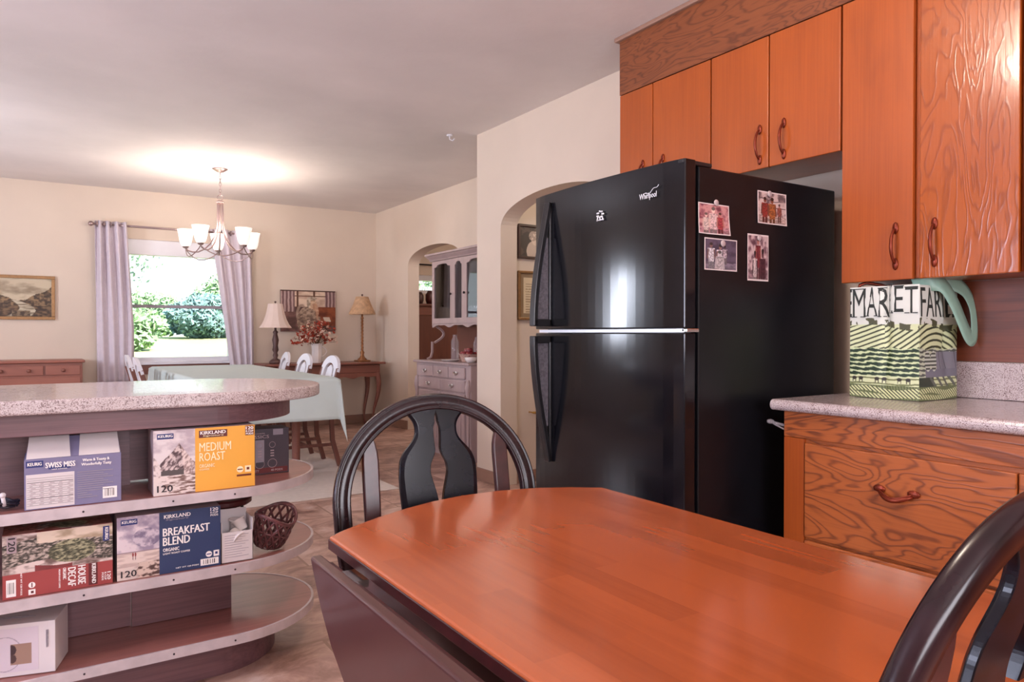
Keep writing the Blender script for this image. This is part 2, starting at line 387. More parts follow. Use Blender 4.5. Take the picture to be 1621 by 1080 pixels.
def vn(u, v, seed=0, oct=4):
    out = 0; amp = 1; tot = 0
    for k in range(oct):
        f = 2**k; x = u*f + seed*17.3; y = v*f + seed*9.1; xi = np.floor(x); yi = np.floor(y); fx = x-xi; fy = y-yi
        fx = fx*fx*(3-2*fx); fy = fy*fy*(3-2*fy)
        hsh = lambda a, b: np.mod(np.abs(np.sin(a*127.1 + b*311.7 + seed*3.7)*43758.5453), 1)
        out = out + amp*((hsh(xi, yi)*(1-fx)+hsh(xi+1, yi)*fx)*(1-fy) + (hsh(xi, yi+1)*(1-fx)+hsh(xi+1, yi+1)*fx)*fy); tot += amp; amp *= .5
    return out/tot
def lay(C, mask, col, a=1.0):
    mk = np.clip(mask*1.0, 0, 1)[..., None]*a; return C*(1-mk) + np.array(col, float)*mk
def flat(U, c): return np.ones(U.shape + (3,))*np.array(c, float)
def ell(U, V, x, y, a, b): return ((U-x)/a)**2 + ((V-y)/b)**2 < 1

# ================================================================== STRUCTURE
CE = 2.597
struct('floor', B(-2.7, 5.6, -2.3, 8.6, -.1, 0), M['floor'])
struct('ceiling', B(-2.7, 5.6, -2.3, 8.6, CE, CE+.15), M['ceiling'])
def wall_open(x0, x1, y0, y1, z0, z1, holes, axis):
    """slab with rectangular holes; holes as (a0,a1,z0,z1) along the slab"""
    bm = bmesh.new()
    A = sorted({(x0 if axis == 'X' else y0), (x1 if axis == 'X' else y1)} | {q for h in holes for q in h[:2]}); Z = sorted({z0, z1} | {q for h in holes for q in h[2:]})
    for i in range(len(A)-1):
        for j in range(len(Z)-1):
            am, zm = (A[i]+A[i+1])/2, (Z[j]+Z[j+1])/2
            if any(h[0] < am < h[1] and h[2] < zm < h[3] for h in holes): continue
            if axis == 'X': box(bm, A[i], A[i+1], y0, y1, Z[j], Z[j+1])
            else: box(bm, x0, x1, A[i], A[i+1], Z[j], Z[j+1])
    bmesh.ops.remove_doubles(bm, verts=bm.verts[:], dist=1e-5)
    return bm
WX0, WX1, WZ0, WZ1 = .70, 1.80, .80, 2.09
struct('wall_far', wall_open(-2.7, 5.6, 8.46, 8.6, 0, CE, [(WX0, WX1, WZ0, WZ1), (4.05, 4.42, 1.62, 1.86)], 'X'), M['wall'])
struct('wall_left', wall_open(-2.7, -2.56, -2.2, 8.46, 0, CE, [(5.8, 6.5, 1.0, 1.9), (1.2, 2.6, .95, 2.1)], 'Y'), M['wall'])
struct('wall_back', wall_open(-2.7, 5.6, -2.3, -2.16, 0, CE, [(-.7, 1.3, .9, 2.1)], 'X'), M['wall'])
def archpts(ya, yb, zs, zr, n=28):
    c, a = (ya+yb)/2, (yb-ya)/2
    return [(c - a*math.cos(PI*i/n), zs + zr*math.sin(PI*i/n)**.85) for i in range(n+1)]
bm = bmesh.new()
prism(bm, [(-2.16, 0), (3.13, 0)] + archpts(3.13, 4.367, 1.85, .2) + [(4.367, 0), (4.70, 0), (4.70, CE), (-2.16, CE)], 'X', 2.76, 2.90)
struct('wall_right', bm, M['wall'])
struct('wall_hall', B(2.90, 5.5, 4.385, 4.70, 0, CE), M['wall'])
bm = bmesh.new()
prism(bm, [(4.70, 0), (6.28, 0)] + archpts(6.28, 7.517, 1.86, .19) + [(7.517, 0), (8.46, 0), (8.46, CE), (4.70, CE)], 'X', 3.5, 3.64)
struct('wall_dining', bm, M['wall'])
struct('wall_outer', B(5.5, 5.6, -2.16, 8.46, 0, CE), M['wall'])
# baseboards
def bb(name, *a): struct(name, B(*a), M['base'], bev=.004)
bb('baseboard_far', -2.5, 3.5, 8.44, 8.462, 0, .10)
bb('baseboard_dining', 3.48, 3.502, 7.53, 8.44, 0, .10)
bb('baseboard_right', 2.742, 2.762, 4.375, 4.70, 0, .09)
bb('baseboard_hall', 2.90, 5.5, 4.367, 4.387, 0, .09)
# windows
def window(name, x0, x1, z0, z1, y, rail=True, deep=.14):
    fr = bmesh.new(); t = .045
    tp = .16 if rail else t*1.6
    box(fr, x0, x1, y+.02, y+deep-.02, z1-tp, z1); box(fr, x0, x1, y+.02, y+deep-.02, z0, z0+t)
    box(fr, x0, x0+t, y+.02, y+deep-.02, z0+t, z1-tp); box(fr, x1-t, x1, y+.02, y+deep-.02, z0+t, z1-tp)
    w = struct(name, fr, M['white'], bev=.003)
    if rail:
        zr = z0 + (z1-z0)*.46
        s1 = part('sash', B(x0+t, x1-t, y+.05, y+.09, zr-.02, zr+.012), M['papergrey'], w, label='thin grey sash rail')
        part('window_sill', B(x0-.06, x1+.06, y-.05, y+.03, z0-.03, z0+.003), M['white'], w, .004)
        part('apron', B(x0-.03, x1+.03, y-.02, y, z0-.13, z0-.03), M['consolewood'], w, .003)
    part('window_pane', B(x0+t, x1-t, y+.068, y+.072, z0+t, z1-tp), M['glass'], w)
    return w
window('window_1', WX0, WX1, WZ0, WZ1, 8.46)
window('window_2', 4.05, 4.42, 1.62, 1.86, 8.46, rail=False)
def side_window(name, y0, y1, z0, z1):
    bm = bmesh.new(); t = .05
    for a in ((y0, y1, z1-t, z1), (y0, y1, z0, z0+t), (y0, y0+t, z0+t, z1-t), (y1-t, y1, z0+t, z1-t), (y0, y1, (z0+z1)/2-.02, (z0+z1)/2+.02)): box(bm, -2.62, -2.57, *a)
    w = struct(name, bm, M['white']); part('window_pane', B(-2.606, -2.60, y0+t, y1-t, z0+t, z1-t), M['glass'], w)
side_window('window_3', 5.8, 6.5, 1.0, 1.9); side_window('window_4', 1.2, 2.6, .95, 2.1)
bm = bmesh.new()
for a in ((-.7, 1.3, 2.05, 2.1), (-.7, 1.3, .9, .95), (-.7, -.65, .95, 2.05), (1.25, 1.3, .95, 2.05), (.27, .33, .95, 2.05)): box(bm, a[0], a[1], -2.24, -2.19, a[2], a[3])
w5 = struct('added_window', bm, M['white']); part('window_pane', B(-.65, 1.25, -2.226, -2.22, .95, 2.05), M['glass'], w5)  # unseen window, added to account for the lamp behind the camera
# small white hook in the ceiling
bm = bmesh.new(); lathe(bm, (2.58, 4.8, CE-.012), [(.02, 0), (.024, .006), (.02, .012)], 12); tube(bm, [(2.58, 4.8, CE-.012), (2.58, 4.8, CE-.035), (2.60, 4.79, CE-.045), (2.61, 4.78, CE-.03)], .004, 6)
tag(obj('ceiling_hook', bm, M['white']), 'small white hook in the ceiling beside the corner of the kitchen wall', 'hook')

# outdoors
bm = bmesh.new(); G = []
gz = lambda x, y: -.5 + 1.35*min(1, max(0, (y-10)/34))**1.2 + .05*math.sin(x*.7)*math.sin(y*.5)
for y in [8.7+1.3*i for i in range(60)]: G.append([bm.verts.new((x, y, gz(x, y))) for x in range(-50, 61, 2)])
for a, b in zip(G[:-1], G[1:]):
    for k in range(len(a)-1): bm.faces.new((a[k], a[k+1], b[k+1], b[k]))
struct('ground_lawn', bm, M['lawn'])
def tree(name, label, x, y, zb, h, r, mat, n=2600, dens=.1, group=None, sz=.28, trunk=True):
    t = thing(name, label, 'tree', (x, y, -.5), group)
    rng = random.Random(int(x*10+y)); bm = bmesh.new()
    for i in range(n):
        a = rng.uniform(0, 2*PI); cz = rng.uniform(-1, 1); q = rng.uniform(.35, 1)**.5
        k = 1 + .22*math.sin(3*a+x) + .15*math.sin(5*cz+a*2)
        p = Vector((x + r*k*q*math.cos(a)*math.sqrt(1-cz*cz), y + r*k*q*math.sin(a)*math.sqrt(1-cz*cz)*.7, zb + h/2 + h/2*q*cz*(1+.1*math.sin(4*a))))
        u = Vector((rng.gauss(0, 1), rng.gauss(0, 1), rng.gauss(0, 1))).normalized(); v = u.orthogonal().normalized(); s_ = sz*rng.uniform(.5, 1.2)
        bm.faces.new([bm.verts.new(p+u*s_*.6), bm.verts.new(p+v*s_*.35), bm.verts.new(p-u*s_*.6), bm.verts.new(p-v*s_*.35)])
    part('foliage', bm, mat, t)
    bm = bmesh.new(); tube(bm, [(x, y, -.5), (x+.05, y, zb), (x-.05, y, zb+h*.7)], [r*.08, r*.06, r*.02], 8); part('trunk', bm, M['bark'], t, smooth=True)
tree('leafy_tree', 'airy leafy tree outside, filling the upper left of the far window', .95, 20, 2.1, 3.3, 1.75, M['leafairy'], 2300, sz=.13)
tree('round_bush', 'blue-green bush across the lawn, right of the centre of the far window', 7.9, 44, .8, 2.5, 2.3, M['leafdark'], 4200, sz=.34)
for i, (x, y, h, r, lab) in enumerate([(2.6, 34, 1.9, 1.5, 'pale green tree across the lawn, low at the left edge of the window'), (5.6, 52, 3.0, 3.0, 'pale green tree across the lawn, just left of the blue-green bush'), (10.4, 50, 4.2, 2.0, 'taller pale green tree standing behind the blue-green bush')]):
    tree('distant_tree', lab, x, y, .8 if i else .3, h, r, M['leaf'], 3000, sz=.34, group='trees across the lawn')
tree('garden_tree', 'sunlit tree seen through the small high window behind the arch', 11.6, 22, -.2, 5.6, 2.4, M['leaf'], 2600, sz=.2)

# ================================================================== KITCHEN RIGHT SIDE
XC = 2.46
# soffit
bm = B(XC, 2.76, -2.1, 2.762, 2.306, CE)
sf = struct('trim_1', bm, M['soffit'])
struct('trim_2', B(XC-.02, 2.76, -2.1, 2.785, CE-.022, CE), M['base'], bev=.006)
def pull(T, f, mat=M['bronze'], L=.14, name='handle'):
    """curved cup-ended pull; f: face frame whose origin is the pull centre, v along the pull"""
    bm = bmesh.new(); pts = []; rs = []
    for i in range(21):
        t = i/20; y = (t-.5)*L*.86; out = .028*math.sin(PI*t)**.55; pts.append(f.p(0, y, out+.003)); rs.append(.0042 + .0016*math.sin(PI*t))
    tube(bm, pts, rs, 8)
    for sgn in (-1, 1):
        c = f.p(0, sgn*L*.44, .003)
        ring = [(.0085, -.014), (.0105, 0), (.007, .015), (.0035, .024)]
        g = bmesh.ops.create_icosphere(bm, subdivisions=2, radius=1)['verts']
        for v in g:
            x, y, z = v.co; v.co = c + f.u*x*.0105 + f.v*(y*.021) + f.n*z*.005
    return part(name, bm, mat, T, smooth=True)
def cabinet(label, y0, y1, z0, z1, doors, mats, group=None, depth=2.76):
    T = thing('wall_cabinet', label, 'cabinet', (XC+.15, (y0+y1)/2, z0), group)
    part('body', B(XC+.018, depth-.002, y0, y1, z0, z1), M['oak'], T, .002)
    for (a, b, hy, hz), mt in zip(doors, mats):
        d = part('door', B(XC-.002, XC+.017, a+.003, b-.003, z0-.003, z1-.002), mt, T, .003)
        if hy is not None: pull(d, Face((XC-.002, hy, hz), (0, -1, 0), (0, 0, 1)))
    return T
cabinet('low oak wall cabinet above the fridge at its far left end, next to the arch', 2.168, 2.761, 1.775, 2.303, [(2.525, 2.761, 2.59, 1.865), (2.168, 2.525, 2.455, 1.865)], [M['oak'], M['oak']])
cabinet('low oak wall cabinet above the fridge, its two pulls side by side over the freezer', 1.553, 2.166, 1.775, 2.303, [(1.866, 2.166, 1.908, 1.87), (1.553, 1.866, 1.794, 1.87)], [M['oak'], M['oak']])
cabinet('tall oak wall cabinet hanging over the shopping bag', .972, 1.551, 1.287, 2.303, [(1.288, 1.551, 1.348, 1.40), (.972, 1.272, 1.219, 1.40)], [M['oak'], M['oakfig']])
cabinet('tall oak wall cabinet cut off by the right edge of the photo', .38, .966, 1.287, 2.303, [(.68, .966, .72, 1.40), (.38, .67, .63, 1.40)], [M['oak'], M['oakfig']])
# base cabinet
T = thing('base_cabinet', 'oak base cabinet with a wide drawer under the right countertop', 'cabinet', (2.45, .9, 0))
XB = 2.15
part('body', B(XB+.012, 2.758, -1.4, 1.565, .09, .832), M['oakh'], T, .002)
part('kick_plate', B(XB+.06, 2.75, -1.4, 1.54, 0, .088), M['panel'], T)
part('face_rail', B(XB, XB+.014, -1.4, 1.565, .745, .832), M['oakh'], T, .002)
part('face_stile', B(XB, XB+.014, 1.487, 1.565, .09, .744), M['oak'], T, .002)
for (z0, z1, hd) in ((.415, .732, .618), (.10, .405, .30)):
    d = part('drawer', B(XB-.006, XB+.013, .852, 1.482, z0, z1), M['oakh'], T, .004)
    bm = bmesh.new(); f = Face((XB-.006, 1.169, hd), (0, -1, 0), (0, 0, 1))
    pts = [f.p((i/16-.5)*.10, -.016*math.sin(PI*i/16), .003+.024*math.sin(PI*i/16)**.6) for i in range(17)]
    tube(bm, pts, [.005+.003*math.sin(PI*i/16) for i in range(17)], 8)
    tube(bm, [p + f.v*.007 for p in pts], .003, 6)
    for sg in (-1, 1):
        for v in bmesh.ops.create_icosphere(bm, subdivisions=2, radius=1)['verts']:
            x, y, z = v.co; v.co = f.p(sg*.052, .008, .003) + f.u*x*.02 + f.v*y*.012 + f.n*z*.006
    part('handle', bm, M['bronze'], d, smooth=True)
for y0, y1 in ((.22, .848), (-.42, .212), (-1.06, -.428)):
    d = part('drawer', B(XB-.006, XB+.013, y0, y1, .10, .732), M['oakh'], T, .004); pull(d, Face((XB-.006, (y0+y1)/2, .55), (0, -1, 0), (0, 0, 1)))
# countertop
bm = bmesh.new(); cl = (2.118, 1.60)
n = 8; pr = [(2.76, .834), (2.136, .834)] + [(2.136 - .018*math.sin(PI*i/n), .853 - .019*math.cos(PI*i/n)) for i in range(1, n)] + [(2.136, .872), (2.76, .872)]
prism(bm, pr, 'Y', -1.4, 1.60)
ct = tag(obj('countertop', bm, M['counter'], org=(2.45, .1, .834), bev=.002), 'speckled grey-pink laminate countertop under the shopping bag', 'countertop')
part('backsplash', B(2.735, 2.757, -1.4, 1.42, .873, 1.0), M['counter'], ct, .003)
bm = B(2.744, 2.757, -1.4, 1.40, 1.002, 1.285)
tag(obj('wall_panel', bm, M['panel'], org=(2.75, 0, 1.0)), 'dark red-brown plywood panel on the wall above the backsplash', 'panel')
# clear hook on cabinet end
bm = bmesh.new(); tube(bm, [(2.16, 1.566, .78), (2.155, 1.60, .785), (2.15, 1.615, .79)], .005, 8); lathe(bm, (2.15, 1.62, .782), [(.004, 0), (.012, .004), (.012, .012), (.004, .016)], 14)
tube(bm, [(2.16, 1.566, .765), (2.15, 1.61, .784)], .003, 6)
tag(obj('towel_hook', bm, M['clear'], smooth=True), 'small clear knob sticking out of the base cabinet beside the fridge', 'hook')

# fridge ------------------------------------------------------------
FR = thing('refrigerator', 'tall glossy black top-freezer fridge with photos on its side', 'fridge', (2.2, 2.12, 0))
y0, y1 = 1.69, 2.555
part('body', B(1.862, 2.645, y0+.004, y1-.004, .03, 1.668), M['blackside'], FR, .006)
part('gasket', B(1.846, 1.862, y0+.02, y1-.02, .09, 1.66), M['blackplastic'], FR)
def fdoor(z0, z1, name, mat=M['blackgloss']):
    bm = bmesh.new(); n = 20; pts = []
    for i in range(n+1):
        t = i/n; e = min(1, min(t, 1-t)*9); pts.append((1.788 - .020*math.sin(PI*t) + .007*(1-math.sin(e*PI/2)), y0 + (y1-y0)*t))
    prism(bm, pts + [(1.846, y1), (1.846, y0)], 'Z', z0, z1)
    o = part(name, bm, mat, FR, .004, seg=3)
    return o
fz = fdoor(1.118, 1.685, 'freezer_door'); fd = fdoor(.10, 1.102, 'fridge_door')
part('kick_grille', B(1.86, 1.9, y0+.02, y1-.02, .02, .09), M['blackplastic'], FR)
part('seam_strip', B(1.80, 1.85, y0+.01, y1-.02, 1.104, 1.116), M['silver'], FR)
part('hinge', B(1.79, 1.93, y0+.004, y0+.05, 1.669, 1.683), M['blackplastic'], FR, .003)
part('hinge', B(1.80, 1.86, y0-.004, y0+.02, 1.104, 1.117), M['chrome'], FR, .003)
def fhandle(zs, ze, parent):
    """fin handle: flush at zs, standing off at ze"""
    yh = 2.43; n = 14; bm = bmesh.new()
    xd = 1.772
    outer = [(xd - .075*math.sin((i/n)*PI/2)**1.1, zs + (ze-zs)*i/n) for i in range(n+1)]
    sgn = 1 if ze > zs else -1
    path = [(x, yh, z) for x, z in outer]
    sweep(bm, path, [(-.011, -.017), (.011, -.017), (.011, .017), (-.011, .017)], (0, 1, 0))
    box(bm, xd-.078, xd+.008, yh-.017, yh+.017, min(ze, ze-sgn*.03), max(ze, ze-sgn*.03))
    box(bm, xd-.006, xd+.008, yh-.017, yh+.017, min(zs, ze), max(zs, ze))
    h = part('handle', bm, M['blackplastic'], parent, .004)
    bm = bmesh.new(); i0 = 4
    prism(bm, [(x, z) for x, z in outer[i0:]] + [(xd, ze), (xd, outer[i0][1])], 'Y', yh-.006, yh+.012)
    part('handle_web', bm, M['greyplastic'], h, label='grey speckled inset of the handle')
fhandle(1.645, 1.13, fz); fhandle(.565, 1.09, fd)
ff = Face((1.7815, 0, 0), (0, -1, 0), (0, 0, 1))
f2 = Face((1.7755, 1.885, 1.565), (0, -1, 0), (0, 0, 1))
lettering(f2, [('Whirlpool', 0, 0, .085, .026)], M['silver'], fz, 'brand_lettering', bold=.01, off=.0035)
bm = bmesh.new(); tube(bm, [f2.p(.02 + .075*i/20, .022 + .026*(i/20)**2 + .004*math.sin(i*.6), .0035) for i in range(21)], .0012, 5); part('brand_swoosh', bm, M['silver'], fz)
# small silver ornament magnet on freezer door
bm = bmesh.new(); c = Vector((1.762, 2.085, 1.548)); f3 = Face(c, (0, -1, 0), (0, 0, 1))
for a in range(14):
    q = f3.p(.012*math.cos(a*.9)*(1+.5*math.sin(a*2)), .012*math.sin(a*.9), .002); ball(bm, q, .0048, .8, 1, .8, 1)
for dx in (-.012, 0, .012): tube(bm, [f3.p(dx, -.008, .002), f3.p(dx*1.5, -.024, .002)], .0025, 5)
tube(bm, [f3.p(-.016, -.021, .002), f3.p(.02, -.021, .002)], .0025, 5)
tag(obj('ornament_magnet', bm, M['silver'], smooth=True), 'small silver ornament magnet high on the black freezer door', 'magnet')
# photos on fridge side
def mixn(C, mask, ca, cb, n, lo=.3, hi=.7):
    t = np.clip((n-lo)/(hi-lo), 0, 1)[..., None]; return np.where((mask & (U_ones(n)))[..., None], np.array(ca, float)*(1-t) + np.array(cb, float)*t, C)
def U_ones(n): return n > -9
def figure(C, U, V, x, y, s_, cb, ch, seed):
    """a small standing or sitting person: legs, tapering torso, arms, neck and head, with cloth tone variation"""
    n = vn(U*30, V*30, seed, 3); cb = np.array(cb, float)
    t = (V-(y-.22*s_))/(.40*s_); w_ = .10*s_*(.75 + .5*np.clip(t, 0, 1) - .6*np.clip(t-.8, 0, 1)*2)
    C = mixn(C, (np.abs(U-x) < w_) & (t > 0) & (t < 1), cb*.72, cb, n, .35, .6)
    C = mixn(C, (np.abs(np.abs(U-x)-.045*s_) < .035*s_) & (t <= 0) & (V > y-.5*s_), cb*.45, cb*.6, n)
    C = lay(C, (np.abs(np.abs(U-x) - .115*s_ + .03*t*s_) < .022*s_) & (t > .2) & (t < .9), np.array(ch)*.9)
    C = lay(C, ell(U, V, x, y+.255*s_, .042*s_, .07*s_), ch); C = lay(C, ell(U, V, x, y+.30*s_, .046*s_, .045*s_), np.array(ch)*.45); return C
def pic_people(seed, bgc, fg, bodies, dark=(60, 50, 60)):
    def fn(U, V):
        bgc_ = np.array(bgc, float); C = mixn(flat(U, bgc), V > -1, dark, bgc, vn(U*7, V*7, seed, 5), .30, .55)
        C = mixn(C, V < .22 + .06*vn(U*5, V*3, seed+3), np.array(fg)*.75, np.array(fg)*1.1, vn(U*9, V*26, seed+5, 4), .35, .65)
        C = lay(C, (np.abs(V-.70-.2*np.abs(U-.6)) < .012) & (seed == 2), (90, 70, 76)); C = lay(C, (np.abs(V-.52) < .012) & (U > .5) & (seed == 2), (70, 50, 60))
        for q, (x, y, s_, cb, ch) in enumerate(bodies): C = figure(C, U, V, x, y, s_, cb, ch, seed*5+q)
        e = (U < .03) | (U > .97) | (V < .035) | (V > .965); C = lay(C, e, (222, 208, 208)); return C
    return fn
ph = [('colour snapshot of people, uppermost left of the four on the fridge side', 1.858, 2.012, 1.440, 1.545, pic_people(1, (196, 140, 140), (170, 120, 128), [(.48, .45, 1.3, (226, 190, 190), (238, 200, 190)), (.7, .4, 1, (170, 60, 70), (190, 120, 110)), (.25, .35, 1, (222, 196, 190), (230, 190, 180))], (120, 60, 74)), (1.943, 1.549), .006),
      ('snapshot of red chairs on a porch, upper right on the fridge side', 2.166, 2.330, 1.500, 1.618, pic_people(2, (205, 180, 176), (188, 160, 154), [(.25, .45, 1.1, (150, 50, 44), (120, 60, 50)), (.5, .42, 1.2, (170, 96, 52), (130, 70, 50)), (.75, .42, .7, (150, 80, 70), (150, 90, 84))], (100, 80, 84)), (2.229, 1.610), .003),
      ('dark snapshot of two people in white shirts, lower left on the fridge side', 1.889, 2.055, 1.318, 1.428, pic_people(3, (92, 78, 98), (120, 106, 122), [(.2, .5, 1.05, (224, 214, 222), (120, 90, 90)), (.48, .45, 1.1, (226, 216, 224), (140, 104, 100)), (.62, .55, .7, (200, 180, 190), (90, 70, 80)), (.46, .22, 1.2, (196, 182, 186), (196, 182, 186))], (66, 54, 72)), (1.978, 1.412), .0),
      ('tall narrow snapshot, lower right on the fridge side', 2.112, 2.228, 1.290, 1.458, pic_people(4, (196, 170, 172), (140, 110, 118), [(.5, .55, 1.2, (120, 40, 50), (170, 110, 100)), (.35, .3, 1, (216, 196, 196), (70, 40, 50)), (.72, .25, 1.3, (74, 34, 46), (90, 50, 60))], (90, 56, 68)), (2.172, 1.446), .0)]
for i, (lab, xa, xb, za, zb, fn, mg, curl) in enumerate(ph):
    o = art('photo_print', Face((xa, y0+.0025, za), (1, 0, 0), (0, 0, 1)), xb-xa, zb-za, fn, None, 130, 130, off=.002, shape=(lambda U, V, c=curl: c*(1-V)**2*np.abs(U-.3)*2))
    tag(o, lab, 'photo')
    bm = bmesh.new(); lathe(bm, (0, 0, 0), [(.010, 0), (.0115, .002), (.010, .0045), (.004, .0055)], 18)
    for v in bm.verts: x, y, z = v.co; v.co = Vector((mg[0]+x, y0-.001-z, mg[1]+y))
    tag(obj('round_magnet', bm, M['magnet'], smooth=True), ['round magnet pinning the upper left snapshot', 'round magnet pinning the porch snapshot at upper right', 'round magnet pinning the dark snapshot at lower left', 'round magnet pinning the tall narrow snapshot'][i], 'magnet', 'fridge magnets')

# market bag ---------------------------------------------------------
BG = thing('shopping_bag', 'white and green woodcut-print shopping bag on the right countertop', 'bag', (2.57, 1.385, .8735))
bx0, bx1, by0, by1, bz0, bz1 = 2.45, 2.70, 1.262, 1.508, .8735, 1.265
def bagart(side):
    def fn(U, V):
        C = flat(U, (222, 224, 214)); Ux = U*1.0
        ink = (52, 58, 48); cream = (216, 222, 176); green = (70, 96, 62)
        C = lay(C, V < .66, cream)
        hill = .64 + .03*np.sin(U*5+side) 
        trees = (V < hill+.035+.02*vn(U*14, V*0, 5, 2)) & (V > hill-.012) & (vn(U*10, V*10, 6) > .40) & ((U*7) % 1.7 < 1.2)
        C = lay(C, trees, (84, 84, 60))
        fld = (V < hill) & (V > .44)
        ang = (V-.44)*9 + U*4*(1 if side == 0 else -1) ; k = np.where(U < .5, (V - .22*U)*150, (V - .42*(U-.5))*130) if side == 0 else (V + .5*(U-.4)**2)*110
        C = lay(C, fld & (np.sin(k + 1.2*vn(U*6, V*6, 7)) > .35), (110, 116, 74)); C = lay(C, fld & (np.sin(k+1.2*vn(U*6, V*6, 7)) > .8), ink)
        bush = (V <= .445 + .01*np.sin(U*22)) & (V > .20)
        w = np.sin(V*150 + 1.1*np.abs(np.sin(U*22 + V*60)) + 5*vn(U*7, V*9, 9)) + .5*(vn(U*60, V*60, 2, 2)-.5)
        if side == 0:
            C = lay(C, bush, green); C = lay(C, bush & (w > .45), (206, 216, 168)); C = lay(C, bush & (w < -.35), (34, 50, 34))
        else:
            C = lay(C, bush, (196, 202, 176)); C = lay(C, bush & (w < -.2), (86, 90, 84))
            C = lay(C, (U > .45) & (V > .27) & (V < .42), (130, 128, 138)); C = lay(C, (U > .15) & (V > .2) & (V < .27), (120, 118, 130))
            for cx in (.22, .38): 
                C = lay(C, ell(U, V, cx, .34, .08, .09), (200, 204, 190)); C = lay(C, ell(U, V, cx, .34, .08, .09) & (np.sin(V*190) > 0), (80, 84, 76))
            C = lay(C, (np.abs(np.mod(U+V*.3, .21)) < .012) & (U > .45) & (V > .27) & (V < .42), (60, 60, 66))
        grass = (V <= .20) & (V > .12); C = lay(C, grass & (np.sin(V*140+4*vn(U*5, V*8, 3)) > .55), (120, 128, 84))
        if side == 0:
            for cx in (.08, .18, .42, .52, .74, .86): C = lay(C, ell(U, V, cx, .175, .035, .016), (50, 46, 36)); C = lay(C, (np.abs(np.abs(U-cx)-.022) < .006) & (V < .17) & (V > .14), (60, 56, 44))
        else: C = lay(C, (U < .35) & (V < .2) & (V > .1), (50, 58, 44)); C = lay(C, (V < .2) & (np.sin((U*6+V*9)*6) > .3) & (U > .25), (96, 100, 90))
        rope = V < .12
        rp = np.abs(V - .075 - .015*np.sin(U*7)) < .022; rq = np.abs(V - .03 - .008*np.sin(U*6+2)) < .02
        C = lay(C, rope, (120, 130, 88)); C = lay(C, (rp | rq), (216, 220, 166)); C = lay(C, (rp | rq) & (np.sin((U*30 + V*55)*3.6) > .3), (48, 54, 34))
        C = lay(C, rope & ~(rp | rq) & (np.sin(U*160+V*40) > 0), (90, 98, 60))
        return C
    return fn
def bag_off(side):
    def f(U, V):
        o = .004*np.sin(V*9+side) + .003*vn(U*4, V*5, 4+side)
        if side == 0: o = o - .020*np.exp(-((U-.54)/.05)**2)*np.clip(V*1.3, 0, 1)
        else: o = o - .03*np.exp(-((U-.75)/.10)**2)*np.clip(V*1.3, 0, 1)
        return o*np.sin(np.clip(U, .001, .999)*PI)**.3
    return f
fL = Face((bx0, by1, bz0), (0, -1, 0), (0, 0, 1)); fR = Face((bx0, by0, bz0), (1, 0, 0), (0, 0, 1))
bm = bmesh.new()
part('body', (lambda b: (box(b, bx0+.024, bx1, by0+.033, by1-.004, bz0, bz0+.006), box(b, bx1-.004, bx1, by0+.004, by1, bz0, bz1-.01), box(b, bx0+.02, bx1, by1-.004, by1, bz0, bz1-.004), b)[-1])(bmesh.new()), M['paper'], BG)
art('printed_side', fL, by1-by0, bz1-bz0, bagart(0), BG, 230, 340, off=0, shape=bag_off(0))
art('printed_front', fR, bx1-bx0, bz1-bz0-.002, bagart(1), BG, 200, 300, off=0, shape=bag_off(1))
hh = bz1-bz0
def bagtext(face, items, W, side, mat):
    bm = bmesh.new()
    for st, x, y, w, h in items:
        V, F, a0, a1, b0, b1 = textmesh(st, -.004); vs = []
        for v in V:
            a = (v[0]-a0)/(a1-a0); b = (v[1]-b0)/(b1-b0); px, py = x+a*w, y+b*h
            o = float(bag_off(side)(np.array([[px/W]]), np.array([[py/hh]]))[0, 0]); vs.append(bm.verts.new(face.p(px, py, o+.0015)))
        for f in F:
            try: bm.faces.new([vs[i] for i in f])
            except ValueError: pass
    bmesh.ops.subdivide_edges(bm, edges=bm.edges[:], cuts=0)
    part('lettering', bm, mat, BG, solid=.0006)
def serif(face, x, y, w, h, ch):
    return [(ch, x, y, w, h)]
W0 = by1-by0; it = []
for ch, x0_, x1_, yb in (('E', -.0, .03, .285), ('M', .045, .25, .284), ('A', .26, .42, .287), ('R', .43, .56, .284), ('K', .56, .64, .296), ('E', .66, .79, .300), ('T', .81, .985, .295)):
    it.append((ch, x0_*W0+.001, yb, (x1_-x0_)*W0*.96, .090 if x0_ > .57 else .102))
bagtext(fL, it, W0, 0, M['inkgreen'])
bars = []
for ch, x, y, w, h in it:
    bars += [(x-.002, y, w*.34+.003, .003), (x+w*.62, y, w*.34+.003, .003), (x-.002, y+h-.003, w+.004, .003)] if ch != 'A' else [(x-.004, y, w*.34, .003), (x+w*.7, y, w*.34, .003)]
patch(fL, [b for b in bars if b[0] > 0], M['inkgreen'], BG, 'lettering_serifs', off=.006, th=.0006)
W1 = bx1-bx0; it = []
for ch, x0_, x1_ in (('F', .0, .12), ('A', .13, .33), ('R', .35, .52), ('M', .55, .76), ('E', .79, .90)): it.append((ch, x0_*W1+.002, .283, (x1_-x0_)*W1*.93, .098))
bagtext(fR, it, W1, 1, M['inkgreen'])
bm = bmesh.new()   # wide soft strap looping over the right face
P = [(2.50, 1.31, 1.262), (2.52, 1.262, 1.272), (2.555, 1.238, 1.262), (2.60, 1.224, 1.205), (2.635, 1.216, 1.145), (2.668, 1.212, 1.098), (2.698, 1.212, 1.083), (2.722, 1.214, 1.10), (2.732, 1.218, 1.15), (2.728, 1.226, 1.205), (2.70, 1.238, 1.252), (2.66, 1.262, 1.276), (2.63, 1.30, 1.268)]
PP = []
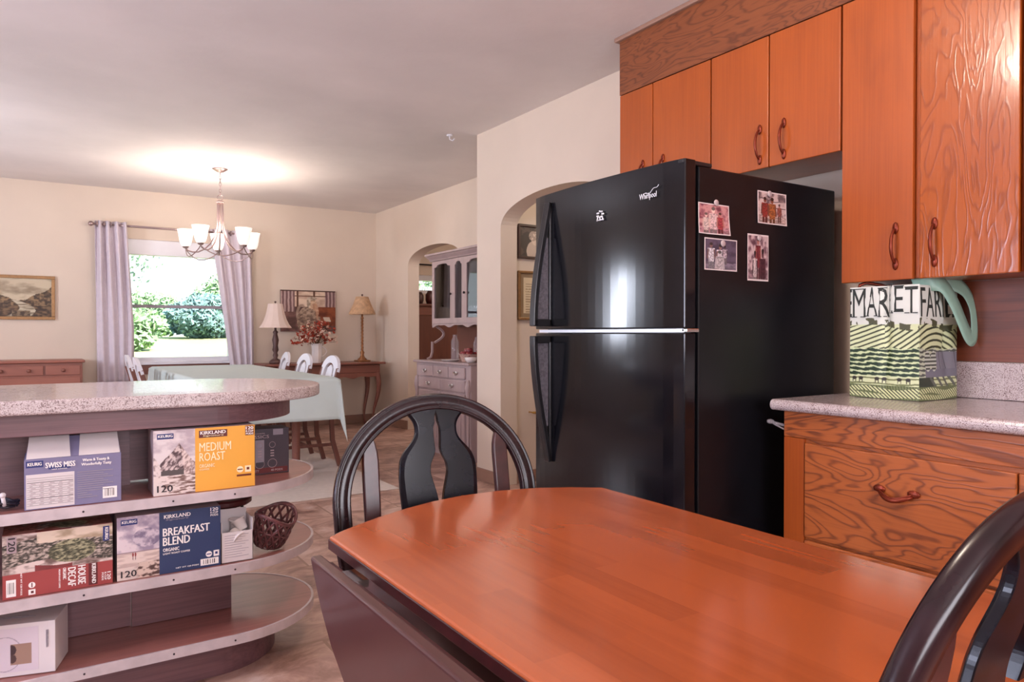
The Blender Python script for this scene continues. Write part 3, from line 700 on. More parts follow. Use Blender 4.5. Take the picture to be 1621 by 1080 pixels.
for i in range(len(P)-1):
    p0, p1, p2, p3 = [Vector(P[max(0, min(len(P)-1, q))]) for q in (i-1, i, i+1, i+2)]
    for k in range(6):
        t = k/6; PP.append(.5*((2*p1) + (p2-p0)*t + (2*p0-5*p1+4*p2-p3)*t*t + (3*p1-p0-3*p2+p3)*t**3))
sweep(bm, PP, [(-.028, -.001), (-.010, -.004), (.010, 0), (.028, -.003), (.028, -.001), (.010, .002), (-.010, -.002), (-.028, .001)], (0, -1, 0.05))
part('strap', bm, M['plasticgreen'], BG, smooth=True)
bm = bmesh.new()
tube(bm, [(2.47, 1.49, 1.255), (2.475, 1.486, 1.275), (2.49, 1.47, 1.282), (2.53, 1.44, 1.274), (2.55, 1.42, 1.262)], .006, 8); part('strap', bm, M['bronze'], BG, smooth=True, label='brown cord handle')

# ================================================================== KITCHEN TABLE
TB = thing('kitchen_table', 'red-brown drop-leaf wooden table in the foreground', 'table', (.76, .85, 0))
L, R = .425, 1.097
far = [(L, 1.242), (.455, 1.266), (.489, 1.287), (.55, 1.322), (.625, 1.357), (.70, 1.383), (.773, 1.397), (.87, 1.395), (.963, 1.372), (1.035, 1.334), (R, 1.288)]
near = [(x, 1.70 - y) for x, y in far][::-1]
bm = bmesh.new(); prism(bm, far + near, 'Z', .716, .74); part('tabletop', bm, M['table'], TB, .004, seg=3)
bm = bmesh.new(); cx_, cy_ = .761, .85; prism(bm, [(x + .0015*math.copysign(1, x-cx_), y + .0015*math.copysign(1, y-cy_)) for x, y in far+near], 'Z', .717, .7345); part('edge_band', bm, M['chairred'], TB, .001, label='dark red edge band')
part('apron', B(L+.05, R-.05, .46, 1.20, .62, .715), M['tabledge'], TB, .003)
bm = bmesh.new()  # hanging left leaf with shaped ends
lf = [(1.215, .728)] + [(1.215 - .33*(1-math.cos(t*PI/2)), .728 - .30*math.sin(t*PI/2)) for t in [i/16 for i in range(1, 17)]]
lf = [(1.205, .722), (1.195, .70), (1.16, .66), (1.12, .625), (1.075, .592), (1.03, .565), (.96, .53), (.90, .51), (.80, .502)]
lf = [(1.205, .722), (1.19, .70), (1.15, .65), (1.10, .605), (1.04, .570), (.96, .540), (.85, .525)]
lf2 = [(1.70-y, z) for y, z in lf][::-1]
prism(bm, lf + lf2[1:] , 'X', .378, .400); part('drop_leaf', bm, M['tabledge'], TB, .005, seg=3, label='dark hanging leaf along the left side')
bm = bmesh.new(); sweep(bm, [(.405, .52, .706), (.405, 1.19, .706)], [(-.012, -.006), (.008, -.006), (.008, .004), (-.012, .004)], (0, 0, 1)); part('leaf_rail', bm, M['tabledge'], TB)
for y in (.6, 1.1):
    bm = B(.402, .43, y-.03, y+.03, .700, .712); part('hinge', bm, M['chrome'], TB)
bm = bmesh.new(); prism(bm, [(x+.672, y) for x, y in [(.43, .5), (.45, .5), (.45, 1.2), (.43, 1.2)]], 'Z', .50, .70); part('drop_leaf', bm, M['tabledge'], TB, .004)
for x in (L+.09, R-.09):
    for y in (.52, 1.15):
        bm = bmesh.new(); lathe(bm, (x, y, 0), [(.018, 0), (.022, .03), (.026, .3), (.034, .45), (.024, .50), (.036, .54), (.036, .64)], 16); part('leg', bm, M['chair'], TB, smooth=True)

# kitchen chairs ------------------------------------------------------
def kitchen_chair(label):
    T = thing('kitchen_chair', label, 'chair', (0, 0, 0), 'black arch-backed kitchen chairs')
    a, b, zc, tl = .236, .225, .706, .2   # centre line of the bow
    yb = lambda z: tl*(z-zc)
    pts = [(-.205, .455), (-.222, .54), (-.233, .62)] + [(-a*math.cos(PI*i/40), zc + b*math.sin(PI*i/40)) for i in range(41)] + [(.233, .62), (.222, .54), (.205, .455)]
    nrm = Vector((0, -1, tl)).normalized()
    w = .021; d = .0105
    prof = [(-w*.55, -d*1.3), (-w*.85, -d*.9), (-w, -d*.1), (-w*.9, d*.8), (-w*.72, d*1.15), (-w*.6, d*.75), (-w*.45, d), (w*.45, d), (w*.6, d*.75), (w*.72, d*1.15), (w*.9, d*.8), (w, -d*.1), (w*.85, -d*.9), (w*.55, -d*1.3)]
    bm = bmesh.new(); sweep(bm, [(x, yb(z), z) for x, z in pts], prof, nrm); part('back_bow', bm, M['bow'], T, smooth=True)
    def slab(rows, off, name, mat=M['chair'], th=.008):
        """rows (z, x_inner, x_outer) mirrored about off; an inner 0 closes the middle"""
        bm = bmesh.new()
        for sg in (-1, 1):
            g = []
            for z, xi, xo in rows:
                y = yb(z)
                g.append([bm.verts.new((off+sg*x_, y+dy, z)) for x_, dy in ((xi, -th), (xi+(xo-xi)*.08, -th), (xi+(xo-xi)*.86, -th*1.0), (xo, -th*.3), (xo, th), (xi, th))])
            for i in range(len(g)-1):
                for k in range(6): bm.faces.new((g[i][k], g[i][(k+1) % 6], g[i+1][(k+1) % 6], g[i+1][k]))
            bm.faces.new(g[0]); bm.faces.new(g[-1][::-1])
        bmesh.ops.remove_doubles(bm, verts=bm.verts[:], dist=1e-5)
        return part(name, bm, mat, T, .0015)
    cut = [(.905, 0), (.90, .003), (.88, .004), (.872, .009), (.84, .008), (.815, .006), (.80, .012), (.785, .020), (.765, .022), (.745, .017), (.72, .010), (.70, .006), (.69, .004), (.685, 0)]
    out = [(.925, .082), (.915, .083), (.905, .074), (.89, .060), (.875, .053), (.855, .053), (.84, .060), (.825, .074), (.81, .088), (.79, .096), (.76, .099), (.72, .098), (.68, .095), (.60, .088), (.52, .080), (.455, .075)]
    zz = list(np.linspace(.925, .455, 110))
    ip = lambda tab, z: sum(wt*np.interp(-(z+dz), [-q[0] for q in tab], [q[1] for q in tab]) for dz, wt in ((-.006, .2), (-.003, .2), (0, .2), (.003, .2), (.006, .2)))
    rows = [(z, float(ip(cut, z)) if .685 < z < .905 else 0.0, float(ip(out, z))) for z in zz]
    slab(rows, 0, 'splat')
    for sg in (-1, 1):
        r2 = [(z, 0, wd) for z, wd in ((.878, .006), (.868, .007), (.855, .009), (.84, .014), (.82, .0185), (.80, .020), (.70, .0195), (.60, .018), (.455, .014))]
        slab(r2, sg*.166, 'back_slat', M['chairred'], th=.007)
    bm = bmesh.new(); n = 30; sp_ = []
    for i in range(n):
        t = 2*PI*i/n; sp_.append((.22*math.copysign(abs(math.cos(t))**.6, math.cos(t)), -.24 + .22*math.copysign(abs(math.sin(t))**.6, math.sin(t))))
    prism(bm, sp_, 'Z', .425, .457); part('seat', bm, M['chair'], T, .01, seg=3)
    for sx in (-1, 1):
        for y in (-.08, -.40):
            bm = bmesh.new(); x0_, y0_ = sx*.15, y; x1_, y1_ = sx*.205, y + (.08 if y > -.2 else -.05)
            tube(bm, [(x1_+(x0_-x1_)*t, y1_+(y0_-y1_)*t, .425*t) for t in (0, .15, .35, .5, .62, .75, 1)], [.012, .014, .02, .016, .022, .018, .015], 10); part('leg', bm, M['chair'], T, smooth=True)
        bm = bmesh.new(); tube(bm, [(sx*.18, -.415, .17), (sx*.18, -.24, .17), (sx*.18, -.04, .17)], [.008, .013, .008], 8); part('stretcher', bm, M['chair'], T, smooth=True)
    bm = bmesh.new(); tube(bm, [(-.18, -.24, .17), (0, -.24, .17), (.18, -.24, .17)], [.008, .013, .008], 8); part('stretcher', bm, M['chair'], T, smooth=True)
    return T
kc = kitchen_chair('black arch-backed kitchen chair at the far end of the table, in front of the fridge')
kc.location = (.804, 1.546, 0); kc.rotation_euler = (0, 0, -.141)
dup(kc, (.828, .347, 0), PI, 'black arch-backed kitchen chair nearest the camera, in the lower right corner')

# ================================================================== BREAKFAST BAR
def stadium(xl, xc, yf, yb_, rx, n=28, back_left=None):
    c = (yf+yb_)/2; r = (yb_-yf)/2
    return [(xl, yf), (xc, yf)] + [(xc + rx*math.sin(PI*i/n), c - r*math.cos(PI*i/n)) for i in range(1, n)] + [(xc, yb_), (xl, yb_)]
XL = -1.0
bm = bmesh.new(); prism(bm, stadium(XL, .48, 2.318, 3.06, .385), 'Z', .88, .92)
tag(obj('breakfast_bar_top', bm, M['counter'], bev=.006, org=(-.1, 2.7, .88)), 'speckled laminate bar top with a rounded end above the open shelves', 'countertop')
SH = thing('shelf_unit', 'dark wood open shelf unit with rounded shelf ends under the bar top', 'shelf', (0, 2.65, 0))
bm = bmesh.new(); prism(bm, stadium(XL, .46, 2.385, 3.0, .30), 'Z', .815, .879); part('apron', bm, M['island'], SH, .002)
part('back_panel', B(XL, .235, 2.60, 2.62, .16, .815), M['island'], SH)
part('back_panel', B(.237, .54, 2.585, 2.605, .16, .355), M['island'], SH)
part('back_panel', B(.237, .48, 2.66, 2.68, .382, .59), M['shelfwood'], SH)
part('divider', B(.505, .54, 2.606, 2.96, .16, .355), M['shelfwood'], SH)
part('back_panel', B(.237, .50, 2.64, 2.66, .62, .815), M['island'], SH)
for zt in (.615, .38, .158):
    bm = bmesh.new(); sd = stadium(XL, .50, 2.345, 2.965, .325); prism(bm, sd, 'Z', zt-.022, zt)
    s_ = part('shelf', bm, M['shelfwood'], SH)
    bm = bmesh.new(); n = 24; c = 2.655; r = .31
    path = [(XL, 2.341, zt-.012), (0, 2.341, zt-.012), (.5, 2.341, zt-.012)] + [(.50 + (.329)*math.sin(PI*i/n), c - (.314)*math.cos(PI*i/n), zt-.012) for i in range(1, n)]
    sweep(bm, path, [(-.004, -.0165), (.004, -.0165), (.004, .0135), (-.004, .0135)], (0, 0, 1)); part('metal_edging', bm, M['edge'], s_)
    for x in (-.25, .095, .325, .50):
        bm = bmesh.new(); lathe(bm, (0, 0, 0), [(.003, 0), (.003, .001)], 10)
        for v in bm.verts: q = v.co.copy(); v.co = Vector((x+q.x, 2.3365-q.z, zt-.014+q.y))
        part('screw', bm, M['screw'], s_)
part('kick_base', (lambda b: (prism(b, stadium(XL, .46, 2.44, 2.90, .24), 'Z', 0, .134), b)[1])(bmesh.new()), M['island'], SH)

# --- boxes on the shelves
def art_mountain(U, V):
    C = mixn(flat(U, (0, 0, 0)), V > -1, (186, 168, 176), (226, 214, 214), vn(U*3+V, V*8, 2, 5), .35, .6)
    ridge = .80 - .62*np.abs(U-.62)**.85 - .16*(U > .62)*(U-.62) + .05*(vn(U*11, V*0, 3)-.5)
    mt = (V < ridge) & (V > .34 - .12*U)
    n = vn(U*10+V*14, V*26-U*18, 4, 5); C = mixn(C, mt, (78, 56, 60), (216, 196, 192), n, .32, .66); C = mixn(C, mt & (U+.2*V > .80), (150, 124, 120), (224, 204, 198), n, .35, .6)
    sl = (V < .62 - 1.1*U) & (V > .3); C = mixn(C, sl, (150, 130, 128), (226, 210, 206), vn(U*14, V*20, 9), .3, .6)
    tr = (V < .355+.05*vn(U*34, V*0, 5, 2)) & (V > .30) & (U > .18) & (U < .72); C = lay(C, tr, (84, 74, 72))
    lo = V < .30; m2 = vn(U*7, V*40, 7, 5); C = mixn(C, lo, (228, 212, 206), (120, 90, 82), m2 + .35*(U-.45), .52, .74); return C
def art_beach(U, V):
    C = mixn(flat(U, (0, 0, 0)), V > -1, (156, 140, 160), (222, 206, 210), vn(U*3+V, V*6, 8, 5), .36, .58); C = mixn(C, ell(U, V, .7, .64, .34, .15), (126, 112, 136), (206, 190, 200), vn(U*7, V*11, 3, 4), .35, .6)
    C = mixn(C, V < .42, (196, 172, 164), (224, 204, 194), vn(U*4, V*30, 6, 4), .35, .6); C = lay(C, np.abs(V-.43) < .008, (156, 134, 140))
    for x in (.37, .43): C = lay(C, ell(U, V, x, .385, .020, .035), (140, 40, 46)); C = lay(C, ell(U, V, x, .33, .010, .03), (120, 100, 100))
    n = vn(U*7, V*24, 11, 5); C = mixn(C, (V < .25) & (U > .30+.3*vn(U*5, V*9, 2)), (214, 190, 176), (84, 58, 52), n, .46, .62); return C
def art_forest(U, V):
    n = vn(U*8, V*9, 12, 5); C = mixn(flat(U, (0, 0, 0)), V > -1, (112, 90, 82), (220, 200, 192), n, .33, .6)
    g = vn(U*26+V*16, V*30-U*26, 13, 4); m_ = (np.abs(V-.45-.12*np.sin(U*4)) < .30); C = mixn(C, m_, (56, 50, 42), (190, 172, 160), g, .36, .68)
    m_ = ell(U, V, .62, .42, .22, .3); C = mixn(C, m_, (58, 58, 40), (170, 164, 130), g, .35, .68)
    C = mixn(C, (V > .66+.08*vn(U*9, V*0, 4)) & (U > .3), (172, 150, 124), (222, 202, 182), vn(U*5, V*5, 14), .4, .6); C = lay(C, (V < .13+.05*np.sin(U*9)) & (U > .28) & (U < .62), (112, 30, 30), .85); return C
def barcode(face, x, y, w, h, parent):
    patch(face, [(x, y, w, h)], M['inkwhite'], parent, 'barcode_label', off=.0010)
    rng = random.Random(3); r = []; q = x + w*.15
    while q < x+w*.85:
        b = rng.choice((.03, .05))*w; r.append((q, y+h*.18, b, h*.66)); q += b + rng.choice((.04, .06, .1))*w
    patch(face, r, M['inkblack'], parent, 'barcode', off=.0014)
def badges(face, x, y, s_, parent, mat, ink):
    bm = bmesh.new()
    n = 18; c = face.p(x+s_/2, y+s_/2, .001); vs = [bm.verts.new(c + face.u*s_*.5*math.cos(2*PI*i/n) + face.v*s_*.5*math.sin(2*PI*i/n)) for i in range(n)]; bm.faces.new(vs)
    q = [face.p(x+s_*1.25, y, .001), face.p(x+s_*2.15, y, .001), face.p(x+s_*2.15, y+s_, .001), face.p(x+s_*1.25, y+s_, .001)]; bm.faces.new([bm.verts.new(p) for p in q])
    part('badge', bm, mat, parent, solid=.0005)
    patch(face, [(x+s_*.12, y+s_*.42, s_*.76, s_*.16), (x+s_*1.5, y+s_*.35, s_*.4, s_*.4)], ink, parent, 'badge_mark', off=.0016, th=.0005)
# cocoa box
C1 = thing('cocoa_box', 'open lilac cocoa box with white flaps on the upper shelf at left', 'box', (.075, 2.44, .616))
part('carton', B(-.042, .191, 2.362, 2.50, .616, .755), M['lilac'], C1, .001)
f = Face((-.042, 2.362, .616), (1, 0, 0), (0, 0, 1))
bm = bmesh.new()
for xa, xb in ((-.037, .066), (.086, .188)):
    a = [(xa, 2.363, .756), (xb, 2.363, .756), (xb-.001, 2.44, .806), (xa+.006, 2.44, .806)]; lo = [bm.verts.new(p) for p in a]; hi = [bm.verts.new((p[0], p[1]+.001, p[2]+.0015)) for p in a]
    bm.faces.new(lo); bm.faces.new(hi[::-1])
    for i in range(4): bm.faces.new((lo[i], hi[i], hi[(i+1) % 4], lo[(i+1) % 4]))
part('flap', bm, M['paper'], C1)
bm = bmesh.new(); a = [(-.04, 2.365, .7555), (.19, 2.365, .7555), (.187, 2.443, .8035), (-.03, 2.443, .8035)]
bm.faces.new([bm.verts.new(p) for p in a]); part('inner_flap', bm, M['lilac'], C1, solid=.001)
patch(f, [(.004, .003, .113, .094)], M['paper'], C1, 'nutrition_panel')
lines = [(.006, .086-.0062*i, .108, .0012 if i in (2, 9) else .0004) for i in range(13)]
patch(f, lines, M['inkblack'], C1, 'nutrition_lines', off=.0012, th=.0005)
patch(f, [(.012+.022*j + .003*(i % 2), .014+.0062*i, .007+.004*((i*3+j) % 2), .0016) for i in range(10) for j in range(5)], M['boxside'], C1, 'small_print', off=.0012, th=.0005)
patch(f, [(.124, .092-.006*i, .088-.012*((i*5) % 3) - (.04 if i > 9 else 0), .0018) for i in range(13)], M['papergrey'], C1, 'small_print', off=.0012, th=.0005)
barcode(f, .186, .012, .036, .032, C1)
patch(f, [(.004, .116, .040, .018)], M['inkblue'], C1, 'logo_panel')
lettering(f, [('KEURIG', .008, .121, .032, .009)], M['inkwhite'], C1, bold=.03)
patch(f, [(.056, .108, .052, .009)], M['inkblue'], C1, 'banner', off=.0006)
lettering(f, [('SWISS MISS', .049, .112, .070, .015), ('HOT COCOA', .064, .106, .036, .003), ('Warm & Toasty &', .137, .120, .066, .010), ('Wonderfully Tasty', .134, .108, .074, .010)], M['inkwhite'], C1, bold=.03, off=.0014)
# medium roast
def coffee(label, loc, w, h, d, artfn, colmat, title, tmat, split=.40, ink=M['inkblack'], y=2.362):
    T = thing('coffee_pod_box', label, 'box', (loc[0]+w/2, y+d/2, loc[1]), 'cartons of coffee pods')
    part('carton', B(loc[0], loc[0]+w, y, y+d, loc[1], loc[1]+h), M['boxside'], T, .001)
    f = Face((loc[0], y, loc[1]), (1, 0, 0), (0, 0, 1)); return T, f
T, f = coffee('yellow coffee pod carton on the upper shelf reading MEDIUM ROAST', (.275, .616), .291, .194, .13, art_mountain, None, None, None)
art('printed_picture', f, .115, .194, art_mountain, T, 150, 240)
patch(f, [(.115, 0, .176, .194)], M['yellowcard'], T, 'yellow_panel')
patch(f, [(.010, .168, .045, .016)], M['inkblue'], T, 'logo_panel', off=.0014); patch(f, [(.126, .164, .082, .022)], M['maroon'], T, 'logo_panel', off=.0014); patch(f, [(.262, .162, .026, .030)], M['inkbrown'], T, 'count_panel', off=.0014)
lettering(f, [('KEURIG', .013, .173, .039, .008), ('KIRKLAND', .130, .174, .073, .010), ('120', .264, .180, .022, .010), ('K-CUP', .264, .172, .022, .006), ('PODS', .264, .164, .022, .006)], M['inkwhite'], T, bold=.035, off=.002)
lettering(f, [('Signature', .136, .166, .060, .006)], M['inkcream'], T, bold=0, slant=.3, off=.002)
lettering(f, [('MEDIUM', .127, .122, .092, .026), ('ROAST', .127, .092, .074, .026), ('ORGANIC', .127, .072, .044, .011), ('COFFEE', .127, .064, .028, .005)], M['inkcream'], T, bold=.005, off=.0014)
lettering(f, [('120', .010, .010, .042, .020)], M['inkblack'], T, bold=.02, off=.0014)
badges(f, .236, .046, .020, T, M['inkcream'], M['inkbrown']); patch(f, [(.236, .034, .044, .006)], M['inkbrown'], T, 'small_print', off=.0012)
# breakfast blend
T, f = coffee('navy coffee pod carton on the middle shelf reading BREAKFAST BLEND', (.179, .381), .283, .184, .10, None, None, None, None)
art('printed_picture', f, .111, .184, art_beach, T, 150, 240)
patch(f, [(.111, 0, .172, .184)], M['navycard'], T, 'navy_panel')
patch(f, [(.010, .160, .043, .016)], M['inkblue'], T, 'logo_panel', off=.0014)
lettering(f, [('KEURIG', .013, .165, .037, .008), ('KIRKLAND', .124, .165, .073, .011), ('120', .254, .171, .022, .010), ('K-CUP', .254, .163, .022, .006), ('PODS', .254, .155, .022, .006),
    ('BREAKFAST', .121, .112, .130, .024), ('BLEND', .121, .084, .074, .024), ('ORGANIC', .121, .066, .044, .010), ('LIGHT ROAST COFFEE', .121, .057, .074, .005), ('NET WT 120 PODS', .156, .010, .064, .004)], M['inkwhite'], T, bold=.022, off=.0014)
lettering(f, [('Signature', .128, .157, .062, .006)], M['papergrey'], T, bold=0, slant=.3, off=.0014)
lettering(f, [('120', .010, .008, .040, .019)], M['inkblack'], T, bold=.02, off=.0014)
badges(f, .240, .030, .018, T, M['inkwhite'], M['inkblue']); barcode(f, .225, .006, .052, .020, T)
# house decaf (lying on its side, lettering turned)
T, f = coffee('red coffee pod carton lying on its side on the middle shelf, reading HOUSE DECAF', (-.092, .381), .260, .172, .14, None, None, None, None)
art('printed_picture', f.sub(0, .066), .260, .106, art_forest, T, 320, 140)
patch(f, [(0, 0, .260, .066)], M['redcard'], T, 'red_panel')
art('printed_top', Face((-.092, 2.362, .553), (1, 0, 0), (0, 1, 0)), .26, .14, lambda U, V: lay(art_forest(U, V), vn(U*4, V*3, 5) > .5, (150, 60, 50), .5), T, 80, 40, off=.001)
g = f.rot(.26, .172)     # g: x runs down the face, y runs to the right
patch(g, [(.006, .236, .042, .016)], M['inkblue'], T, 'logo_panel', off=.0014); patch(g, [(.106, .200, .062, .022)], M['maroon'], T, 'logo_panel', off=.0014)
patch(g, [(.004, .010, .044, .022)], M['boxside'], T, 'count_panel', off=.0014)
lettering(g, [('KEURIG', .010, .241, .034, .008), ('KIRKLAND', .108, .208, .056, .010), ('120', .138, .246, .022, .009), ('K-CUP', .138, .239, .022, .005), ('PODS', .138, .232, .022, .005),
    ('HOUSE', .108, .174, .052, .019), ('DECAF', .110, .150, .052, .019), ('ORGANIC', .108, .138, .032, .008), ('MEDIUM ROAST COFFEE', .110, .128, .052, .004), ('NET WT 120 PODS', .105, .040, .060, .004)], M['inkwhite'], T, bold=.022, off=.0021)
lettering(g, [('120', .007, .013, .036, .016)], M['inkblack'], T, bold=.02, off=.0021)
badges(g, .134, .058, .016, T, M['inkwhite'], M['maroon']); barcode(f, .008, .006, .022, .046, T)
# dark classics box
T = thing('coffee_pod_box', 'dark grey coffee pod carton behind the yellow one, reading CLASSICS', 'box', (.62, 2.57, .616), 'cartons of coffee pods')
part('carton', B(.49, .722, 2.53, 2.62, .616, .772), M['darkcard'], T, .001)
f = Face((.49, 2.53, .616), (1, 0, 0), (0, 0, 1))
patch(f, [(.118, .042, .030, .076)], M['papergrey'], T, 'grey_strip')
patch(f, [(.178, .133, .034, .020)], M['papergrey'], T, 'count_panel'); patch(f, [(.005, .004, .222, .018)], M['maroon'], T, 'maroon_strip')
lettering(f, [('CLASSICS', .076, .124, .088, .011), ('TIMELESS FAVORITES', .09, .1385, .06, .004), ('VARIETY', .096, .009, .034, .008), ('40 PODS', .170, .009, .040, .007)], M['boxside'], T, bold=.02, off=.0012)
bm = bmesh.new()
for x in (.095, .133, .175):
    for y, r in ((.036, .015), (.10, .010)): tube(bm, [f.p(x+r*math.cos(2*PI*i/20), y+r*math.sin(2*PI*i/20), .001) for i in range(20)], .0009, 4, True)
    for k in range(3): box(bm, f.p(x-.006+.0*k, 0, 0).x, f.p(x+.006, 0, 0).x, 2.529, 2.5305, .616+.060+.009*k, .616+.064+.009*k)
part('printed_rings', bm, M['boxside'], T)
# white open pod box
T = thing('pod_box', 'small open white box of coffee pods beside the navy carton', 'box', (.512, 2.40, .381))
bm = bmesh.new(); xa, xb, ya, yb2, za, zb = .465, .560, 2.365, 2.455, .381, .478
box(bm, xa, xb, ya, ya+.0015, za, zb-.002); box(bm, xa, xb, yb2-.0015, yb2, za, .53); box(bm, xa, xa+.0015, ya, yb2, za, zb+.03); box(bm, xb-.0015, xb, ya, yb2, za, zb+.035); box(bm, xa, xb, ya, yb2, za, za+.0015)
part('carton', bm, M['paper'], T)
f = Face((xa, ya, za), (1, 0, 0), (0, 0, 1)); patch(f, [(.010, .084-.0075*i, .072-.01*((i*7) % 3), .0011) for i in range(10)], M['papergrey'], T, 'small_print')
pods = [(.505, 2.400, .470, .5), (.540, 2.405, .468, -.4), (.52, 2.430, .462, .1)]
for i, (x, y, z, tl) in enumerate(pods):
    bm = bmesh.new(); lathe(bm, (0, 0, 0), [(.014, 0), (.016, .003), (.021, .034), (.024, .035), (.024, .038), (.020, .038)], 20)
    bmesh.ops.rotate(bm, verts=bm.verts[:], cent=(0, 0, 0), matrix=Matrix.Rotation(2.2 if i == 0 else tl, 3, 'X') @ Matrix.Rotation(tl, 3, 'Y'))
    bmesh.ops.translate(bm, verts=bm.verts[:], vec=(x, y, z)); tag(obj('coffee_pod', bm, M['ceramic'], smooth=True), ['white coffee pod lying tipped at the front of the small open box', 'white coffee pod at the right in the small open box', 'white coffee pod at the back of the small open box'][i], 'coffee pod', 'pods in the small open box')
# white cardboard product box, turned
T = thing('appliance_box', 'white product box with a printed glass mug, bottom shelf at far left', 'box', (.027, 2.362, .16))
part('carton', (lambda b: (box(b, .027-.22, .027, 2.362, 2.362+.13, .16, .303), b)[1])(bmesh.new()), M['paper'], T, .001)
f = Face((.027-.22, 2.362, .16), (1, 0, 0), (0, 0, 1))
def art_mug(U, V):
    C = flat(U, (214, 200, 208)); C = lay(C, ell(U, V, .50, .42, .26, .40) & ~ell(U, V, .50, .42, .245, .38), (170, 156, 168))
    b = (np.abs(U-.74) < .155) & (np.abs(V-.40) < .24); C = lay(C, b, (160, 128, 112)); C = lay(C, b & ell(U, V, .60, .50, .07, .12), (70, 50, 52)); C = lay(C, b & ell(U, V, .61, .30, .06, .1), (80, 58, 56)); return C
art('printed_picture', f.sub(.02, .012), .16, .12, art_mug, T, 110, 90)
lettering(f, [('warmer', .198, .07, .006, .05)], M['papergrey'], T, bold=0)
patch(Face((-.193, 2.362, .303), (1, 0, 0), (0, 1, 0)), [(.02+.03*i, .03, .02, .05) for i in range(0)] or [(.06, .05, .10, .003), (.07, .06, .07, .003)], M['papergrey'], T, 'small_print')
T.rotation_euler = (0, 0, -.26)
# cake stand
c = (.512, 2.565)
T = thing('cake_stand', 'dark red wooden stand on black iron scrolls, behind the navy carton', 'stand', (c[0], c[1], .381))
bm = bmesh.new(); lathe(bm, (c[0], c[1], .520), [(.02, 0), (.080, .003), (.090, .010), (.090, .022), (.084, .028)], 36); part('top', bm, M['stand'], T)
for k in range(4):
    a = .35 + k*PI/2; dv = Vector((math.cos(a), math.sin(a), 0)); o_ = Vector((c[0], c[1], 0)); bm = bmesh.new(); pts = []
    for i in range(26):
        t = i/25; ang = -1.2 + t*5.2; r = .026*(1-t*.55); pts.append(o_ + dv*(.052 + r*math.cos(ang)) + Vector((0, 0, .490 + r*math.sin(ang))))
    tube(bm, [o_+dv*.05+Vector((0, 0, .385)), o_+dv*.03+Vector((0, 0, .40)), o_+dv*.02+Vector((0, 0, .43)), o_+dv*.035+Vector((0, 0, .455))] + pts, .0045, 6)
    part('scroll_leg', bm, M['iron'], T, smooth=True)
# woven basket (leaning open towards the viewer)
bm = bmesh.new(); c = Vector((.632, 2.455, 0)); R0, R1, H_ = .044, .066, .115
bm2 = bmesh.new(); nS = 14
def bp(a, t, inn=0):
    r = R0 + (R1-R0)*t**.7 - inn; return Vector((r*math.cos(a), r*math.sin(a)*.8, H_*t + .014*math.sin(2*a)*t))
for sgn in (1, -1):
    for k in range(nS):
        a0 = 2*PI*k/nS; tube(bm2, [bp(a0 + sgn*.9*t, t, .002*sgn*math.sin(t*14+k*PI)) for t in [i/10 for i in range(11)]], .0042, 5)
for t in (.02, .5, .97, 1.0):
    tube(bm2, [bp(2*PI*i/32, t) for i in range(32)], .005 if t > .9 else .0035, 6, True)
for i in range(-3, 4): tube(bm2, [Vector((i*.011, -.030, .004)), Vector((i*.011, .030, .004))], .003, 5); tube(bm2, [Vector((-.036, i*.009, .004)), Vector((.036, i*.009, .004))], .003, 5)
Rm = Matrix.Rotation(.42, 3, Vector((1, .35, 0)).normalized())
mn = min((Rm @ v.co).z for v in bm2.verts)
for v in bm2.verts: v.co = Rm @ v.co + Vector((c.x, c.y, .381 - mn))
tag(obj('woven_basket', bm2, M['wicker'], smooth=True), 'small dark woven basket on the rounded end of the middle shelf', 'basket'); bm.free()
# cord with white plug at far left of upper shelf
bm = bmesh.new(); rng = random.Random(4); P = []
for i in range(70):
    a = i*.62; r = .028 + .008*math.sin(i*1.7); P.append((-.095 + r*1.25*math.cos(a), 2.42 + r*math.sin(a), .622 + .012*abs(math.sin(i*.37)) + .0001*i))
tube(bm, P, .0032, 6)
t_ = thing('coiled_cord', 'coiled black cord with a white plug at the left of the upper shelf', 'cord', (-.095, 2.42, .616)); part('cord', bm, M['cord'], t_, smooth=True)
bm = bmesh.new(); tube(bm, [(-.087, 2.39, .63), (-.091, 2.386, .655)], .005, 8); ball(bm, (-.091, 2.386, .66), .008, sub=2); part('plug', bm, M['paper'], t_, smooth=True)

# ================================================================== DINING ROOM
struct_rug = tag(obj('dining_rug', B(.2, 2.11, 4.68, 7.8, 0, .008), M['rug'], bev=.004), 'pale cream rug under the dining table', 'rug')
T = thing('dining_table', 'dining table hidden under the pale green cloth', 'table', (1.35, 6.38, .012))
part('tabletop', B(.89, 1.79, 5.08, 7.69, .745, .777), M['consolewood'], T, .004)
for x in (.97, 1.71):
    for y in (5.18, 7.59): part('leg', (lambda b: (lathe(b, (x*.8+.27, y*.7+1.92, .009), [(.02, 0), (.03, .1), (.035, .5), (.045, .6), (.045, .733)], 14), b)[1])(bmesh.new()), M['consolewood'], T, smooth=True)
